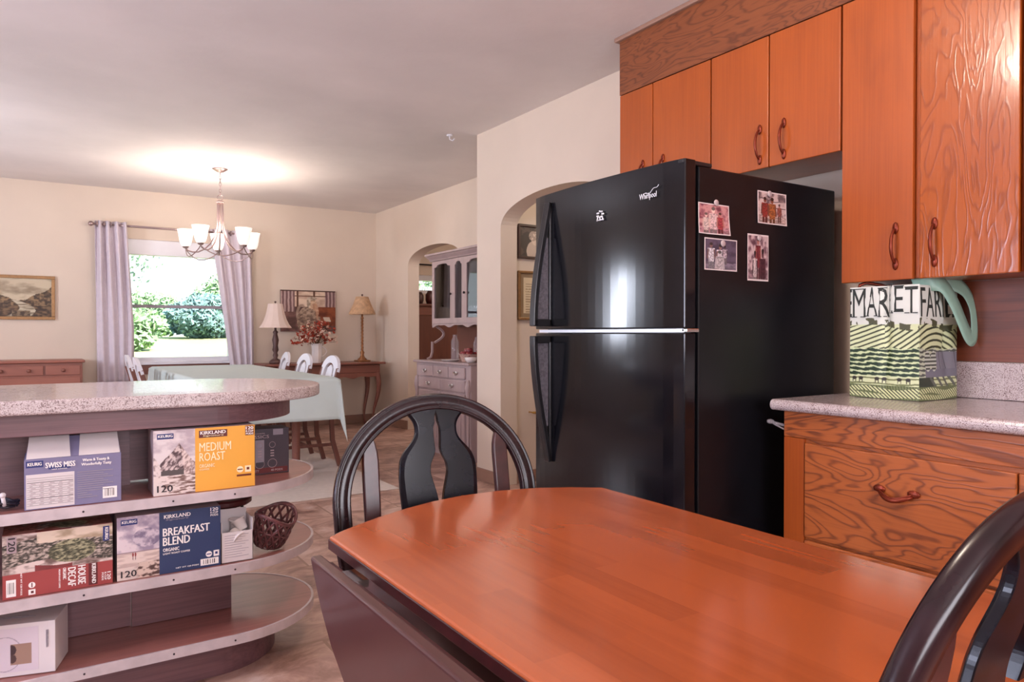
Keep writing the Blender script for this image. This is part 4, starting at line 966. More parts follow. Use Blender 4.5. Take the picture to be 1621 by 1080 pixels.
# cloth
bm = bmesh.new(); ov = .30; xs = list(np.linspace(.885-ov, 1.795+ov, 70)); ys = list(np.linspace(5.07-ov, 7.70+ov, 120)); G = []
for yv in ys:
    row = []
    for xv in xs:
        cx, cy = min(max(xv, .885), 1.795), min(max(yv, 5.07), 7.70); dx, dy = xv-cx, yv-cy; d = math.hypot(dx, dy)
        if d < 1e-6: row.append(bm.verts.new((xv, yv, .781))); continue
        if dx and dy:
            m = min(abs(dx), abs(dy))/max(abs(dx), abs(dy)); dr = (abs(dx)+abs(dy)); drop = max(abs(dx), abs(dy)) + .55*min(abs(dx), abs(dy)); out = .01 + .16*min(abs(dx), abs(dy))
            sx = math.copysign(1, dx); sy = math.copysign(1, dy); wv = math.sin(m*PI)
            px = cx + sx*(.012+out*(.35+.65*abs(dx)/d)) ; py = cy + sy*(.012+out*(.35+.65*abs(dy)/d)); row.append(bm.verts.new((px, py, .781-drop)))
        elif dx: row.append(bm.verts.new((cx + math.copysign(.010+.06*d*(1+.7*math.sin(yv*9)), dx), yv, .781-d)))
        else: row.append(bm.verts.new((xv, cy + math.copysign(.010+.06*d*(1+.7*math.sin(xv*8+1)), dy), .781-d)))
    G.append(row)
for j in range(len(ys)-1):
    for i in range(len(xs)-1): bm.faces.new((G[j][i], G[j][i+1], G[j+1][i+1], G[j+1][i]))
tag(obj('tablecloth', bm, M['cloth'], smooth=True, solid=.003, org=(1.34, 6.38, .781)), 'pale blue-green cloth draped over the dining table', 'tablecloth')
# dining chairs: local, back along x, facing -y
def dining_chair(label):
    T = thing('dining_chair', label, 'chair', (0, 0, 0), 'chairs round the dining table')
    for sx in (-1, 1):
        bm = bmesh.new(); sweep(bm, [(sx*.20, .06, 0), (sx*.20, 0, .22), (sx*.20, -.01, .45), (sx*.195, .03, .70), (sx*.185, .06, .80)], [(-.017, -.017), (.017, -.017), (.017, .017), (-.017, .017)], (1, 0, 0)); part('leg', bm, M['brownwood'], T, .003)
        bm = bmesh.new(); sweep(bm, [(sx*.19, -.42, 0), (sx*.19, -.40, .44)], [(-.018, -.018), (.018, -.018), (.018, .018), (-.018, .018)], (1, 0, 0)); part('leg', bm, M['brownwood'], T, .003)
        part('stretcher', B(sx*.19-.009, sx*.19+.009, -.40, .02, .17, .195), M['brownwood'], T, .002)
    part('stretcher', B(-.185, .185, -.21, -.19, .172, .192), M['brownwood'], T, .002); part('stretcher', B(-.185, .185, -.41, -.39, .24, .262), M['brownwood'], T, .002)
    part('seat', B(-.215, .215, -.44, .0, .435, .465), M['brownwood'], T, .008)
    n = 24; o_ = [(-.205, .60)] + [(-.205*math.cos(PI*i/n), .78 + .125*math.sin(PI*i/n)) for i in range(n+1)] + [(.205, .60)]
    i_ = [(-.12, .60)] + [(-.12*math.cos(PI*i/n), .76 + .085*math.sin(PI*i/n)) for i in range(n+1)] + [(.12, .60)]
    bm = bmesh.new(); y = lambda z: .03 + (z-.7)*.25
    L4 = [[bm.verts.new((x_, y(z_)+dy, z_)) for x_, z_ in pts] for pts, dy in ((o_, -.012), (i_, -.012), (i_, .012), (o_, .012))]
    m = len(o_)
    for q in range(4):
        A_, B_ = L4[q], L4[(q+1) % 4]
        for k in range(m-1): bm.faces.new((A_[k], A_[k+1], B_[k+1], B_[k]))
    bm.faces.new([L4[q][0] for q in range(4)]); bm.faces.new([L4[q][-1] for q in range(4)])
    part('backrest', bm, M['white'], T, label='pale rounded backrest')
    bm = bmesh.new(); prism(bm, [(-.07, .45), (.07, .45), (.085, .70), (.06, .80), (0, .828), (-.06, .80), (-.085, .70)], 'Y', .0, .012)
    for v in bm.verts: v.co.y += (v.co.z-.7)*.25+.025
    part('splat', bm, M['white'], T); return T
dc = dining_chair('dining chair right of the dining table, nearest the kitchen'); dc.location = (1.99, 5.93, .009); dc.rotation_euler = (0, 0, -PI/2)
dup(dc, (1.99, 6.66, .009), -PI/2, 'dining chair right of the dining table, middle of the three'); dup(dc, (2.0, 7.34, .009), -PI/2-.1, 'dining chair right of the dining table, nearest the far wall lamp')
dup(dc, (.70, 6.42, .009), PI/2, 'dining chair left of the dining table, the nearer of the two'); dup(dc, (.70, 7.1, .009), PI/2, 'dining chair left of the dining table, nearest the window')
# chandelier
CX_, CY_ = 1.367, 6.936
CH = thing('chandelier', 'five-arm nickel chandelier with lit frosted shades above the dining table', 'chandelier', (CX_, CY_, CE))
bm = bmesh.new(); lathe(bm, (CX_, CY_, CE-.035), [(.012, 0), (.03, .006), (.055, .022), (.068, .030), (.068, .035)], 24); part('canopy', bm, M['nickel'], CH, smooth=True)
bm = bmesh.new()
for k in range(7):
    zc = 2.548 - k*.03; e = Vector((1, 0, 0)) if k % 2 else Vector((0, 1, 0))
    tube(bm, [Vector((CX_, CY_, zc)) + e*.008*math.cos(2*PI*i/10) + Vector((0, 0, .019*math.sin(2*PI*i/10))) for i in range(10)], .0025, 5, True)
tube(bm, [(CX_+.024*math.cos(2*PI*i/18), CY_, 2.335+.024*math.sin(2*PI*i/18)) for i in range(18)], .0035, 6, True)
part('chain', bm, M['nickel'], CH, smooth=True)
bm = bmesh.new(); lathe(bm, (CX_, CY_, 2.28), [(.012, 0), (.036, .006), (.04, .014), (.03, .022), (.014, .03)], 20); part('hub', bm, M['nickel'], CH, smooth=True)
right = Vector((.981, -.193, 0)); dep = Vector((.193, .981, 0))
tips = []
for k in range(5):
    a = math.radians(94 + 72*k); dv = right*math.cos(a) + dep*math.sin(a); o_ = Vector((CX_, CY_, 0)); bm = bmesh.new()
    prof = [(.022, 2.285), (.024, 2.20), (.026, 2.10), (.034, 2.04), (.055, 1.975), (.09, 1.915), (.14, 1.865), (.19, 1.84), (.24, 1.838), (.28, 1.85), (.30, 1.875)]
    Q = []
    for i in range(len(prof)-1):
        for t in (0, .33, .66): Q.append(o_ + dv*(prof[i][0]*(1-t)+prof[i+1][0]*t) + Vector((0, 0, prof[i][1]*(1-t)+prof[i+1][1]*t)))
    Q.append(o_ + dv*.30 + Vector((0, 0, 1.875))); tube(bm, Q, .0065, 8)
    arm = part('arm', bm, M['nickel'], CH, smooth=True)
    tp = o_ + dv*.30; tips.append(tp)
    bm = bmesh.new(); lathe(bm, (tp.x, tp.y, 1.868), [(.006, 0), (.022, .006), (.026, .014), (.030, .022), (.012, .03)], 18); part('cup', bm, M['nickel'], arm, smooth=True)
    bm = bmesh.new(); pr = [(.030, 1.888), (.040, 1.90), (.050, 1.93), (.056, 1.96), (.061, 2.0), (.072, 2.04)]; inn = [(r-.004, z) for r, z in pr[::-1]]
    rings = []; seg = 28
    for r, z in pr+inn: rings.append([bm.verts.new((tp.x+r*math.cos(2*PI*q/seg), tp.y+r*math.sin(2*PI*q/seg), z)) for q in range(seg)])
    for i in range(len(rings)-1):
        for q in range(seg): bm.faces.new((rings[i][q], rings[i][(q+1) % seg], rings[i+1][(q+1) % seg], rings[i+1][q]))
    bm.faces.new(rings[0][::-1]); part('glass_shade', bm, M['shade'], CH, smooth=True)
    light('POINT', 'chandelier_bulb', (tp.x, tp.y, 2.06), 8.5, (1, .86, .76), shadow_soft_size=.035)
for k in range(5):
    a, b = tips[k], tips[(k+1) % 5]; bm = bmesh.new()
    tube(bm, [a.lerp(b, i/16) + (Vector((CX_, CY_, 0))-a.lerp(b, .5))*(-.12*math.sin(PI*i/16)) + Vector((0, 0, 1.868 - .085*math.sin(PI*i/16)**.8)) for i in range(17)], .0045, 6); part('swag_arm', bm, M['nickel'], CH, smooth=True)
# curtain rod and curtains
RY, RZ = 8.36, 2.205
T = thing('curtain_rod', 'thin brown curtain rod above the far window', 'curtain rod', (1.2, RY, RZ))
bm = bmesh.new(); tube(bm, [(.42, RY, RZ), (2.02, RY, RZ)], .011, 10); part('rod', bm, M['nickel'], T, smooth=True)
for x in (.42, 2.02): bm = bmesh.new(); ball(bm, (x, RY, RZ), .026, sub=2); part('finial', bm, M['nickel'], T, smooth=True)
for x in (.50, 1.97): part('bracket', B(x-.008, x+.008, RY, 8.46, RZ-.02, RZ+.0), M['nickel'], T)
def curtain(label, xl_t, xr_t, xl_b, xr_b, zb, nf, ph, sway=0):
    bm = bmesh.new(); nu, nz = 120, 40; G = []
    for j in range(nz+1):
        t = j/nz; z = RZ + .035 - (RZ+.035-zb)*t; row = []
        e = t**.9; xl = xl_t + (xl_b-xl_t)*e; xr = xr_t + (xr_b-xr_t)*min(1, t*1.5)
        for i in range(nu+1):
            u = i/nu; row.append(bm.verts.new((xl+(xr-xl)*u, RY + (.034*(1-.4*t)+.006*math.sin(7*t))*math.sin(2*PI*nf*u + ph + .8*math.sin(2.2*t+u*5)), z)))
        G.append(row)
    for j in range(nz):
        for i in range(nu): bm.faces.new((G[j][i], G[j][i+1], G[j+1][i+1], G[j+1][i]))
    T = thing('curtain', label, 'curtain', ((xl_t+xr_t)/2, RY, zb), 'curtains of the far window'); part('fabric', bm, M['curtain'], T, smooth=True, solid=.004)
    n = int(nf)
    for k in range(n+1):
        x = xl_t + (xr_t-xl_t)*(k+.25)/(n+.6); bm = bmesh.new(); tube(bm, [(x + .004*math.cos(0), RY+.026*math.cos(2*PI*i/16), RZ+.026*math.sin(2*PI*i/16)) for i in range(16)], .005, 6, True); part('grommet', bm, M['nickel'], T, smooth=True)
curtain('grey-lilac curtain hanging straight at the left of the far window', .455, .735, .47, .80, .60, 4, .3)
curtain('grey-lilac curtain swept aside at the right of the far window', 1.545, 1.97, 1.765, 2.0, .60, 4, 1.2)
# landscape painting
def frame(name, label, O, u, w, h, fw, mat, artfn, nx, ny, cat='picture', depth=.025, matw=0):
    F = Face(O, u, (0, 0, 1)); T = thing(name, label, cat, tuple(F.p(w/2, 0, 0)))
    bm = bmesh.new()
    P = lambda x, y, o: F.p(x, y, o)
    def bx(x0_, x1_, z0_, z1_, d):
        a = [P(x0_, z0_, 0), P(x1_, z0_, 0), P(x1_, z1_, 0), P(x0_, z1_, 0)]; va = [bm.verts.new(q) for q in a]; vb = [bm.verts.new(q + F.n*d) for q in a]
        bm.faces.new(va[::-1]); bm.faces.new(vb)
        for i in range(4): bm.faces.new((va[i], va[(i+1) % 4], vb[(i+1) % 4], vb[i]))
    if fw:
        bx(0, w, 0, fw, depth); bx(0, w, h-fw, h, depth); bx(0, fw, fw, h-fw, depth); bx(w-fw, w, fw, h-fw, depth); part('frame', bm, mat, T, .003)
    else:
        bx(0, w, 0, h, depth); part('canvas', bm, mat, T)
    art('picture', F.sub(fw, fw), w-2*fw, h-2*fw, artfn, T, nx, ny, off=depth*.5 if fw else depth+.001); return T
def art_land(U, V):
    C = mixn(flat(U, (0, 0, 0)), V > -1, (150, 132, 108), (204, 188, 160), vn(U*4, V*6, 1, 5), .3, .6)
    hl = V < .50 + .10*np.sin(U*7+1) + .05*vn(U*9, V*0, 2); C = mixn(C, hl, (120, 104, 80), (150, 134, 108), vn(U*6, V*9, 4), .3, .6)
    tr = V < .40 + .55*np.clip(np.abs(U-.52)*1.7-.12, 0, 1) + .16*(vn(U*10, V*7, 2, 5)-.5); C = mixn(C, tr, (66, 50, 36), (146, 118, 84), vn(U*24, V*20, 3, 5), .34, .64)
    r = (V < .42) & (np.abs(U - .50 - .14*np.sin(V*8)) < .05 + .30*(.42-V)); C = mixn(C, r, (130, 116, 94), (200, 188, 162), vn(U*6, V*34, 6, 4), .3, .55)
    C = mixn(C, (V < .28) & ~r, (58, 42, 30), (122, 96, 68), vn(U*14, V*18, 8, 5), .35, .65); C = mixn(C, (V < .16) & (np.abs(U-.55) < .13), (70, 54, 40), (130, 110, 84), vn(U*20, V*20, 9), .35, .6); return C
frame('landscape_painting', 'small gilt-framed river landscape on the far wall above the dresser', (-.50, 8.458, 1.235), (1, 0, 0), .614, .43, .03, M['goldframe'], art_land, 110, 80)
def art_reader(U, V):
    n1 = vn(U*9, V*9, 3, 5); n2 = vn(U*26, V*26, 5, 4)
    C = mixn(flat(U, (0, 0, 0)), V > -1, (86, 56, 50), (132, 92, 84), n1, .35, .65)
    C = mixn(C, (V > .60) & (U > .2), (190, 158, 138), (224, 200, 176), n1, .3, .6)
    for a, b in ((0, .25), (.80, 1.0)):
        C = mixn(C, (U >= a) & (U <= b) & (V > .48 - .1*(a > .5)), (112, 80, 80), (190, 162, 156), .5+.5*np.sin(U*95+2*n1), .2, .9)
    for x in (.30, .60): C = lay(C, (np.abs(U-x) < .018) & (V > .55), (84, 46, 28))
    C = lay(C, (np.abs(V-.86) < .012) & (U > .25) & (U < .82), (100, 60, 38)); C = lay(C, V > .975, (70, 42, 30))
    C = mixn(C, (U > .68) & (V < .60) & (V > .14), (104, 46, 26), (150, 82, 48), n1, .3, .7)
    C = mixn(C, ell(U, V, .37, .42, .10, .24) & ~ell(U, V, .39, .40, .075, .22), (150, 126, 110), (180, 156, 138), n1)
    body = ell(U, V, .46, .26, .17, .34) | ((np.abs(U-.52) < .10) & (V > .25) & (V < .56)); C = mixn(C, body, (104, 80, 68), (178, 152, 130), n2, .3, .7)
    arm = np.abs((V-.30) - .55*(.72-U)) < .055; C = mixn(C, arm & (U > .42) & (U < .72), (120, 96, 80), (186, 160, 138), n2, .3, .7)
    C = mixn(C, ell(U, V, .565, .68, .085, .14), (176, 140, 112), (222, 192, 160), n2, .3, .7); C = mixn(C, ell(U, V, .62, .60, .045, .09), (170, 120, 92), (206, 164, 130), n2)
    C = mixn(C, ell(U, V, .56, .80, .09, .045) | ell(U, V, .50, .70, .035, .12), (150, 130, 110), (214, 198, 178), n2, .3, .7)
    C = mixn(C, ell(U, V, .655, .47, .028, .16), (176, 130, 104), (210, 170, 140), n2)
    C = lay(C, (np.abs(U-.84 + .3*(V-.3)) < .06) & (np.abs(V-.30) < .055), (220, 204, 186)); return C
frame('canvas_painting', 'dark canvas painting of a person reading, behind the flower pitcher', (2.318, 8.458, 1.123), (1, 0, 0), .65, .485, 0, M['darkframe'], art_reader, 120, 90, depth=.03)
# console table
T = thing('console_table', 'red-brown console table with curved legs against the far wall', 'table', (2.69, 8.12, 0))
part('tabletop', B(2.0, 3.385, 7.88, 8.36, .742, .766), M['consolewood'], T, .006)
part('frame', B(2.05, 3.335, 7.93, 8.33, .64, .741), M['consolewood'], T, .01)
bm = bmesh.new(); sk = [(2.08, .64)] + [(2.08 + 1.225*i/48, .60 - .022*math.sin(i*PI/8)**2*(1 if i % 16 < 8 else .4) ) for i in range(49)] + [(3.305, .64)]
prism(bm, sk, 'Y', 7.925, 7.945); part('apron', bm, M['consolewood'], T, .002)
for x, sx in ((2.09, -1), (3.295, 1)):
    for y, sy in ((7.965, -1), (8.28, 1)):
        bm = bmesh.new(); Q = []; rs = []
        for i in range(13):
            t = i/12; z = .66*(1-t); o_ = .030*math.sin(t*2*PI*.85+.2); Q.append((x+sx*o_, y+sy*o_*.6, z)); rs.append(.036 - .026*min(1, t*1.15) + (.014 if i == 12 else 0))
        Q[-1] = (Q[-1][0]+sx*.01, Q[-1][1], 0); tube(bm, Q, rs, 10); part('leg', bm, M['consolewood'], T, smooth=True)
# lamps
def lamp(label, x, y, prof, basem, shade, shm, fin, twist=False, square=False):
    T = thing('table_lamp', label, 'lamp', (x, y, .767)); bm = bmesh.new()
    lathe(bm, (x, y, .767), prof, 20)
    if twist:
        for k in range(3): tube(bm, [(x+.011*math.cos(i*.5+k*2.1), y+.011*math.sin(i*.5+k*2.1), .90+.38*i/40) for i in range(41)], .005, 6)
    part('base', bm, basem, T, smooth=True)
    if square: bm = bmesh.new(); box(bm, x-.075, x+.075, y-.075, y+.075, .767, .785); part('plinth', bm, basem, T, .004)
    bm = bmesh.new(); seg = 12 if not square else 28; rings = []
    for r, z in shade + [(r-.004, z) for r, z in shade[::-1]]: rings.append([bm.verts.new((x+r*math.cos(2*PI*q/seg), y+r*math.sin(2*PI*q/seg), z)) for q in range(seg)])
    for i in range(len(rings)-1):
        for q in range(seg): bm.faces.new((rings[i][q], rings[i][(q+1) % seg], rings[i+1][(q+1) % seg], rings[i+1][q]))
    part('lamp_shade', bm, shm, T); bm = bmesh.new(); zt = shade[-1][1]
    tube(bm, [(x-shade[-1][0]+.003, y, zt-.005), (x+shade[-1][0]-.003, y, zt-.005)], .002, 5); tube(bm, [(x, y, shade[0][1]-.02), (x, y, zt+.01)], .003, 6); ball(bm, (x, y, zt+.02), .012, sub=2); part('finial', bm, M['lampdark'], T, smooth=True)
lamp('dark turned lamp with cream bell shade, at the left end of the console table', 2.163, 8.08, [(.065, 0), (.07, .02), (.05, .04), (.02, .06), (.03, .09), (.02, .12), (.034, .15), (.026, .2), (.036, .26), (.02, .33), (.03, .35), (.012, .37), (.012, .42)], M['lampdark'], [(.178, 1.163), (.150, 1.20), (.125, 1.25), (.105, 1.31), (.09, 1.37), (.080, 1.427)], M['lampshade'], 0)
lamp('thin twisted gold lamp with brown parchment shade, at the right end of the console table', 3.18, 8.10, [(.05, 0), (.055, .03), (.03, .05), (.018, .08), (.026, .11), (.012, .13), (.011, .5), (.02, .515), (.012, .53), (.012, .58)], M['lampgold'], [(.155, 1.325), (.155, 1.34), (.125, 1.40), (.10, 1.46), (.072, 1.535)], M['parch'], 0, twist=True, square=True)
# pitcher
T = thing('pitcher', 'tall white ceramic pitcher on the console table', 'pitcher', (2.62, 8.06, .767)); bm = bmesh.new()
lathe(bm, (2.62, 8.06, .767), [(.052, 0), (.055, .01), (.060, .08), (.058, .15), (.064, .20), (.074, .218), (.068, .216), (.052, .15), (.05, .02)], 8); part('body', bm, M['ceramic'], T)
bm = bmesh.new(); tube(bm, [(2.62+.055+.058*math.sin(PI*i/14), 8.06, .767+.19-.125*i/14) for i in range(15)], .008, 8); part('handle', bm, M['ceramic'], T, smooth=True)
T = thing('flower_bouquet', 'bouquet of rust-red and cream dried flowers in the white pitcher', 'flowers', (2.62, 8.06, .95))
rng = random.Random(11); st = bmesh.new(); fr_ = bmesh.new(); fw_ = bmesh.new()
for i in range(150):
    a = rng.uniform(0, 2*PI); e = rng.uniform(.05, 1.35); r = rng.uniform(.10, .25); p = Vector((2.62 + r*math.cos(a)*math.cos(e)*1.05, 8.06 + .55*r*math.sin(a)*math.cos(e), 1.02 + r*math.sin(e)*1.05 - .03))
    if i % 3 == 0: tube(st, [(2.62, 8.06, .93), ((2.62+p.x)/2, (8.06+p.y)/2, (.98+p.z)/2), tuple(p)], .0022, 4)
    tgt = fw_ if i % 3 == 0 else fr_
    for k in range(6):
        q = p + Vector((rng.gauss(0, .010), rng.gauss(0, .010), rng.gauss(0, .010))); u = Vector((rng.gauss(0, 1), rng.gauss(0, 1), rng.gauss(0, 1))).normalized(); v = u.orthogonal().normalized(); s_ = rng.uniform(.010, .019)
        tgt.faces.new([tgt.verts.new(q+u*s_), tgt.verts.new(q+v*s_*.7), tgt.verts.new(q-u*s_), tgt.verts.new(q-v*s_*.7)])
for i in range(22):
    t = i/21; q = Vector((2.50 - .16*t, 8.03, 1.01 + .02*math.sin(t*6)));
    for k in range(3): fr_.faces.new([fr_.verts.new(q + Vector((rng.gauss(0, .02), rng.gauss(0, .01), rng.gauss(0, .012)))) for _ in range(3)])
part('stems', st, M['stem'], T); part('red_blossoms', fr_, M['flred'], T, label='rust-red blossoms'); part('cream_blossoms', fw_, M['flwhite'], T, label='cream blossoms')
# dresser at the left of far wall
T = thing('dresser', 'low reddish-brown dresser against the far wall, left of the window', 'dresser', (-.5, 8.22, 0))
part('top', B(-1.3, .345, 7.95, 8.44, .825, .848), M['dresser'], T, .006); part('body', B(-1.28, .325, 7.985, 8.43, .06, .824), M['dresser'], T, .003)
part('plinth', B(-1.28, .325, 8.0, 8.42, 0, .06), M['dresser'], T)
for r_, (z0_, z1_) in enumerate([(.71, .80), (.45, .69), (.2, .43)]):
    xs_ = [-1.27, -.86, -.43, 0.02, .315] if r_ == 0 else [-1.27, -.43, .315]
    for a, b in zip(xs_[:-1], xs_[1:]):
        d = part('drawer', B(a+.008, b-.008, 7.970, 7.986, z0_, z1_), M['dresser'], T, .004)
        for kx in ([(a+b)/2] if b-a < .35 else [a+.12, b-.12]):
            bm = bmesh.new(); ball(bm, (kx, 7.955, (z0_+z1_)/2), .018, sub=2); part('knob', bm, M['consolewood'], d, smooth=True)
# hutch -------------------------------------------------------------
HX, HY0, HY1 = 3.02, 5.27, 6.315
T = thing('china_hutch', 'mauve-grey china hutch with glass doors beside the far arch', 'hutch', (3.25, 5.8, 0))
part('base_top', B(HX-.02, 3.495, HY0-.015, HY1+.015, .828, .848), M['mauve'], T, .005)
part('body', B(HX+.012, 3.495, HY0, HY1, .07, .827), M['mauve'], T, .003)
part('plinth', B(HX+.02, 3.49, HY0+.01, HY1-.01, 0, .07), M['mauve'], T)
def hpull(par, y, z, s_=1.0):
    bm = bmesh.new(); f = Face((HX-.004, y, z), (0, -1, 0), (0, 0, 1))
    tube(bm, [f.p((i/10-.5)*.07*s_, -.018*math.sin(PI*i/10), .012) for i in range(11)], .004, 6)
    for v in bmesh.ops.create_icosphere(bm, subdivisions=2, radius=1)['verts']: x, yy, zz = v.co; v.co = f.p(x*.03*s_, yy*.016, .002+zz*.004)
    for sg in (-1, 1): ball(bm, f.p(sg*.033*s_, .004, .008), .008, sub=1)
    part('handle', bm, M['chrome'], par, smooth=True)
wd = HY1-HY0-.12
for k in range(3):
    a = HY0+.085 + wd*k/3*.97; b = a + wd/3*.93; d = part('drawer', B(HX-.004, HX+.012, a, b, .705, .805), M['mauve'], T, .005); hpull(d, (a+b)/2, .757)
for k in range(2):
    a = HY0+.085 + wd*k/2*.98; b = a + wd/2*.95; d = part('drawer', B(HX-.004, HX+.012, a, b, .590, .692), M['mauve'], T, .005); hpull(d, (a+b)/2, .643)
for k in range(2):
    a = HY0+.085 + wd*k/2*.98; b = a + wd/2*.95; d = part('door', B(HX-.004, HX+.012, a, b, .10, .572), M['mauve'], T, .005)
    part('door_panel', B(HX-.012, HX-.003, a+.05, b-.05, .15, .52), M['mauve'], d, .006)
for y in (HY0+.03, HY1-.03):
    bm = bmesh.new(); lathe(bm, (HX+.002, y, .08), [(.014, 0), (.02, .02), (.012, .05), (.018, .2), (.012, .40), (.02, .42), (.014, .45), (.026, .52), (.03, .55), (.02, .60), (.012, .62)], 12); part('turned_post', bm, M['mauve'], T, smooth=True)
UX = 3.20
bm = bmesh.new()
box(bm, UX+.012, 3.495, HY0+.0, HY0+.022, 1.19, 1.80); box(bm, UX+.012, 3.495, HY1-.022, HY1, 1.19, 1.80); box(bm, 3.478, 3.495, HY0+.022, HY1-.022, 1.19, 1.80); box(bm, UX+.012, 3.478, HY0+.022, HY1-.022, 1.19, 1.21); box(bm, UX+.012, 3.478, HY0+.022, HY1-.022, 1.49, 1.505)
part('upper_case', bm, M['mauve'], T)
part('back_board', B(3.475, 3.495, HY0, HY1, .849, 1.189), M['brownwood'], T)
bm = bmesh.new(); cp = [(3.495, 1.80), (UX+.0, 1.80), (UX-.01, 1.815), (UX-.035, 1.835), (UX-.045, 1.845), (UX-.06, 1.85), (UX-.06, 1.868), (3.495, 1.868)]
prism(bm, cp, 'Y', HY0-.05, HY1+.05); part('crown', bm, M['mauve'], T, .002)
# doors: two wide, one narrow panel between
yy = [HY0+.005, HY0+.405, HY0+.625, HY1-.005]
for k, (a, b) in enumerate(zip(yy[:-1], yy[1:])):
    bm = bmesh.new(); t = .045
    # frame with arched head
    n = 14; hd = [(a+t, 1.735)] + [(a+t+(b-a-2*t)*i/n, 1.735 + .03*math.sin(PI*i/n)**.5*(1 if 2 < i < n-2 else .3)) for i in range(1, n)] + [(b-t, 1.735)]
    prism(bm, [(a, 1.795), (a, 1.735)] + hd + [(b, 1.735), (b, 1.795)], 'X', UX-.005, UX+.013)
    box(bm, UX-.005, UX+.013, a, a+t, 1.245, 1.735); box(bm, UX-.005, UX+.013, b-t, b, 1.245, 1.735); box(bm, UX-.005, UX+.013, a, b, 1.195, 1.245)
    d = part('door', bm, M['mauve'], T, .0)
    part('glass_pane', B(UX+.003, UX+.006, a+t, b-t, 1.245, 1.76), M['cabglass'], d)
    if k != 1: bm = bmesh.new(); ball(bm, (UX-.018, (a+.02 if k == 2 else b-.02), 1.47), .012, sub=2); part('knob', bm, M['screw'], d, smooth=True)
bm = bmesh.new(); n = 48; sk = [(HY0, 1.192)] + [(HY0+(HY1-HY0)*i/n, 1.172 - .010*math.cos(2*PI*i/16) - .005*math.cos(2*PI*i/8)) for i in range(n+1)] + [(HY1, 1.192)]
prism(bm, sk, 'X', UX, UX+.016); part('scalloped_valance', bm, M['mauve'], T)
for y in (HY0, HY1-.018):
    bm = bmesh.new(); n = 20
    C_ = [(UX-.0+.0, 1.19)] + [(UX + .02 + .10*math.sin(PI*i/n), 1.18 - .17*i/n) for i in range(n+1)]
    sweep(bm, [(x, y+.009, z) for x, z in C_], [(-.009, -.012), (.009, -.012), (.009, .012), (-.009, .012)], (0, 1, 0))
    sweep(bm, [(UX-.06, y+.009, .852), (UX-.02, y+.009, .87), (UX-.005, y+.009, .92), (UX-.005, y+.009, 1.02)], [(-.009, -.008), (.009, -.008), (.009, .008), (-.009, .008)], (0, 1, 0))
    part('scroll_bracket', bm, M['mauve'], T)
# things on and in the hutch
def jar(label, y, x, h, r, mat='clear', z=.849, grp='glass jars on the hutch'):
    bm = bmesh.new(); lathe(bm, (x, y, z), [(r*.9, 0), (r, .01), (r, h*.75), (r*.55, h*.9), (r*.6, h)], 18); tag(obj('glass_jar', bm, M[mat], smooth=True), label, 'jar', grp)
jar('tall clear glass jar at the left on the hutch counter', 5.78, 3.16, .24, .035)
jar('tall clear glass jar in the middle of the hutch counter, behind the fruit basket', 5.62, 3.30, .22, .035)
jar('clear glass jar at the right on the hutch counter, against the corner', 5.36, 3.2, .19, .04)
bm = bmesh.new(); lathe(bm, (3.17, 5.53, .849), [(.07, 0), (.09, .06), (.098, .07), (.09, .068), (.065, .01)], 28)
tag(obj('fruit_basket', bm, M['straw']), 'pale straw basket of dark red fruit on the hutch', 'basket')
ap = None
for i, (dx, dy, dz) in enumerate([(-.03, -.05, 0), (-.035, .015, 0), (-.03, .06, .004), (.03, -.02, .0), (.02, .045, 0), (-.005, -.01, .035), (0, .04, .032)]):
    if ap is None:
        bm = bmesh.new(); lathe(bm, (0, 0, 0), [(.006, .004), (.02, 0), (.03, .016), (.032, .032), (.024, .050), (.008, .050)], 16); ap = obj('apple', bm, M['apple'], smooth=True, org=(0, 0, 0)); o = ap
    else: o = ap.copy(); COL.objects.link(o)
    o.location = (3.17+dx, 5.53+dy, .885+dz); tag(o, 'dark red fruit piled in the straw basket on the hutch', 'fruit', 'fruit in the straw basket')
bm = bmesh.new(); lathe(bm, (3.08, 5.72, .849), [(.06, 0), (.085, .012), (.09, .016), (.08, .014), (.05, .006)], 26); tag(obj('plate', bm, M['ceramic'], smooth=True), 'patterned flat dish at the front of the hutch counter', 'plate')
bm = bmesh.new(); lathe(bm, (3.09, 5.37, .849), [(.03, 0), (.05, .02), (.055, .045), (.05, .045), (.03, .01)], 22); tag(obj('small_bowl', bm, M['ceramic'], smooth=True), 'small white bowl at the right front of the hutch counter', 'bowl')
for i, (y, lab) in enumerate([(6.10, 'white patterned vase behind the left glass door of the hutch'), (5.78, 'white patterned jug behind the narrow middle pane of the hutch')]):
    bm = bmesh.new(); lathe(bm, (3.34, y, 1.506 if i == 0 else 1.211), [(.03, 0), (.055, .04), (.06, .09), (.03, .14), (.025, .17), (.04, .19)], 20); tag(obj('vase', bm, M['ceramic'], smooth=True), lab, 'vase')
# back room seen through the far arch
T = thing('tall_cupboard', 'brown wooden cupboard seen through the far arch under the small window', 'cupboard', (4.3, 8.2, 0))
part('body', B(3.68, 4.9, 8.10, 8.45, 0, 1.33), M['brownwood'], T); part('top', B(3.66, 4.92, 8.06, 8.455, 1.44, 1.47), M['brownwood'], T, .004); part('rail', B(3.68, 4.9, 8.09, 8.45, 1.332, 1.439), M['consolewood'], T)
for i, (x, h_, r) in enumerate([(3.98, .15, .05), (4.12, .17, .055), (4.28, .12, .05)]):
    bm = bmesh.new(); lathe(bm, (x, 8.2, 1.471), [(r*.7, 0), (r, h_*.3), (r, h_*.7), (r*.5, h_)], 16); tag(obj('dark_jar', bm, M['lampdark'] if i != 1 else M['stand'], smooth=True), ['dark brown jar, leftmost on the cupboard behind the far arch', 'dark red jar in the middle on the cupboard behind the far arch', 'dark brown jar, rightmost on the cupboard behind the far arch'][i], 'jar', 'jars on the cupboard')
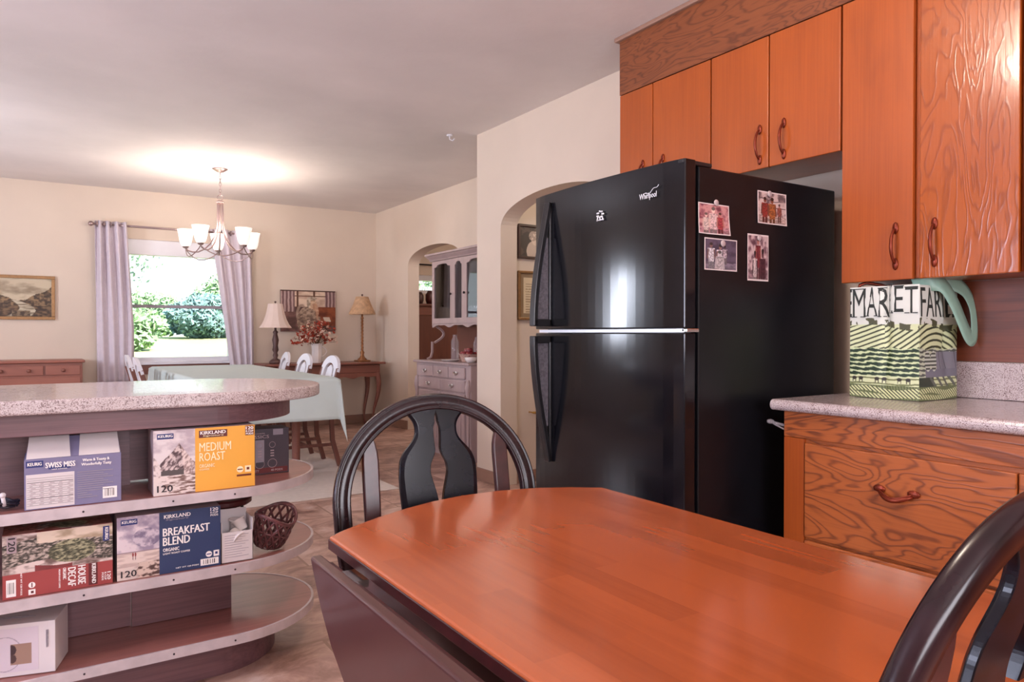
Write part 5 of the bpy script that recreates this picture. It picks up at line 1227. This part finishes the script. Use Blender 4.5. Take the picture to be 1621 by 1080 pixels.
bm = bmesh.new(); tube(bm, [(3.645, 8.40, 1.99), (5.495, 8.40, 1.99)], .01, 8); tag(obj('small_curtain_rod', bm, M['iron'], smooth=True), 'thin dark rod above the small window behind the far arch', 'curtain rod')
# hall pictures
def art_bust(U, V):
    C = flat(U, (66, 52, 46)); C = lay(C, vn(U*4, V*4, 3) > .55, (88, 70, 60)); C = lay(C, ell(U, V, .55, .18, .30, .36), (196, 176, 160)); C = lay(C, ell(U, V, .60, .62, .17, .24), (216, 196, 180)); C = lay(C, ell(U, V, .50, .70, .16, .17) & (vn(U*14, V*14, 5) > .45), (170, 150, 136)); C = lay(C, ell(U, V, .67, .58, .04, .05), (140, 116, 102)); return C
frame('bust_picture', 'framed picture of a pale bust on a dark ground, upper one behind the near arch', (2.912, 4.383, 1.650), (1, 0, 0), .27, .252, .018, M['darkframe'], art_bust, 80, 70)
def art_doc(U, V):
    C = flat(U, (150, 126, 98)); inn = (np.abs(U-.5) < .36) & (np.abs(V-.5) < .40); C = lay(C, inn, (222, 204, 170)); C = lay(C, inn & (np.abs(U-.5) < .27) & (V < .78) & (np.sin(V*110) > .3) & (vn(U*20, V*40, 1) > .3), (170, 146, 116)); return C
frame('document_picture', 'framed handwritten document hanging under the bust picture', (2.912, 4.383, 1.20), (1, 0, 0), .25, .36, .018, M['goldframe'], art_doc, 80, 110)
bm = bmesh.new(); tube(bm, [(3.00, 4.30, .522), (3.09, 4.30, .512)], .009, 8); tube(bm, [(3.02, 4.30, .518), (3.02, 4.385, .518)], .006, 6); tube(bm, [(3.08, 4.30, .514), (3.08, 4.385, .514)], .006, 6); lathe(bm, (3.0, 4.3, .516), [(.008, 0), (.012, .004), (.008, .012)], 10)
tag(obj('brass_bar', bm, M['brass'], smooth=True), 'short brass bar on the hall wall behind the fridge edge', 'bar')
# kitchen ceiling light (above the frame)
T = thing('ceiling_light', 'frosted bowl ceiling light above the kitchen table', 'lamp', (1.08, 1.45, CE))
bm = bmesh.new(); lathe(bm, (1.08, 1.45, CE-.03), [(.15, 0), (.16, .01), (.16, .03)], 30); part('ceiling_plate', bm, M['brass'], T, smooth=True)
bm = bmesh.new(); lathe(bm, (1.08, 1.45, CE-.115), [(.02, 0), (.07, .012), (.115, .04), (.14, .084)], 30); part('glass_bowl', bm, M['bowl'], T, smooth=True)
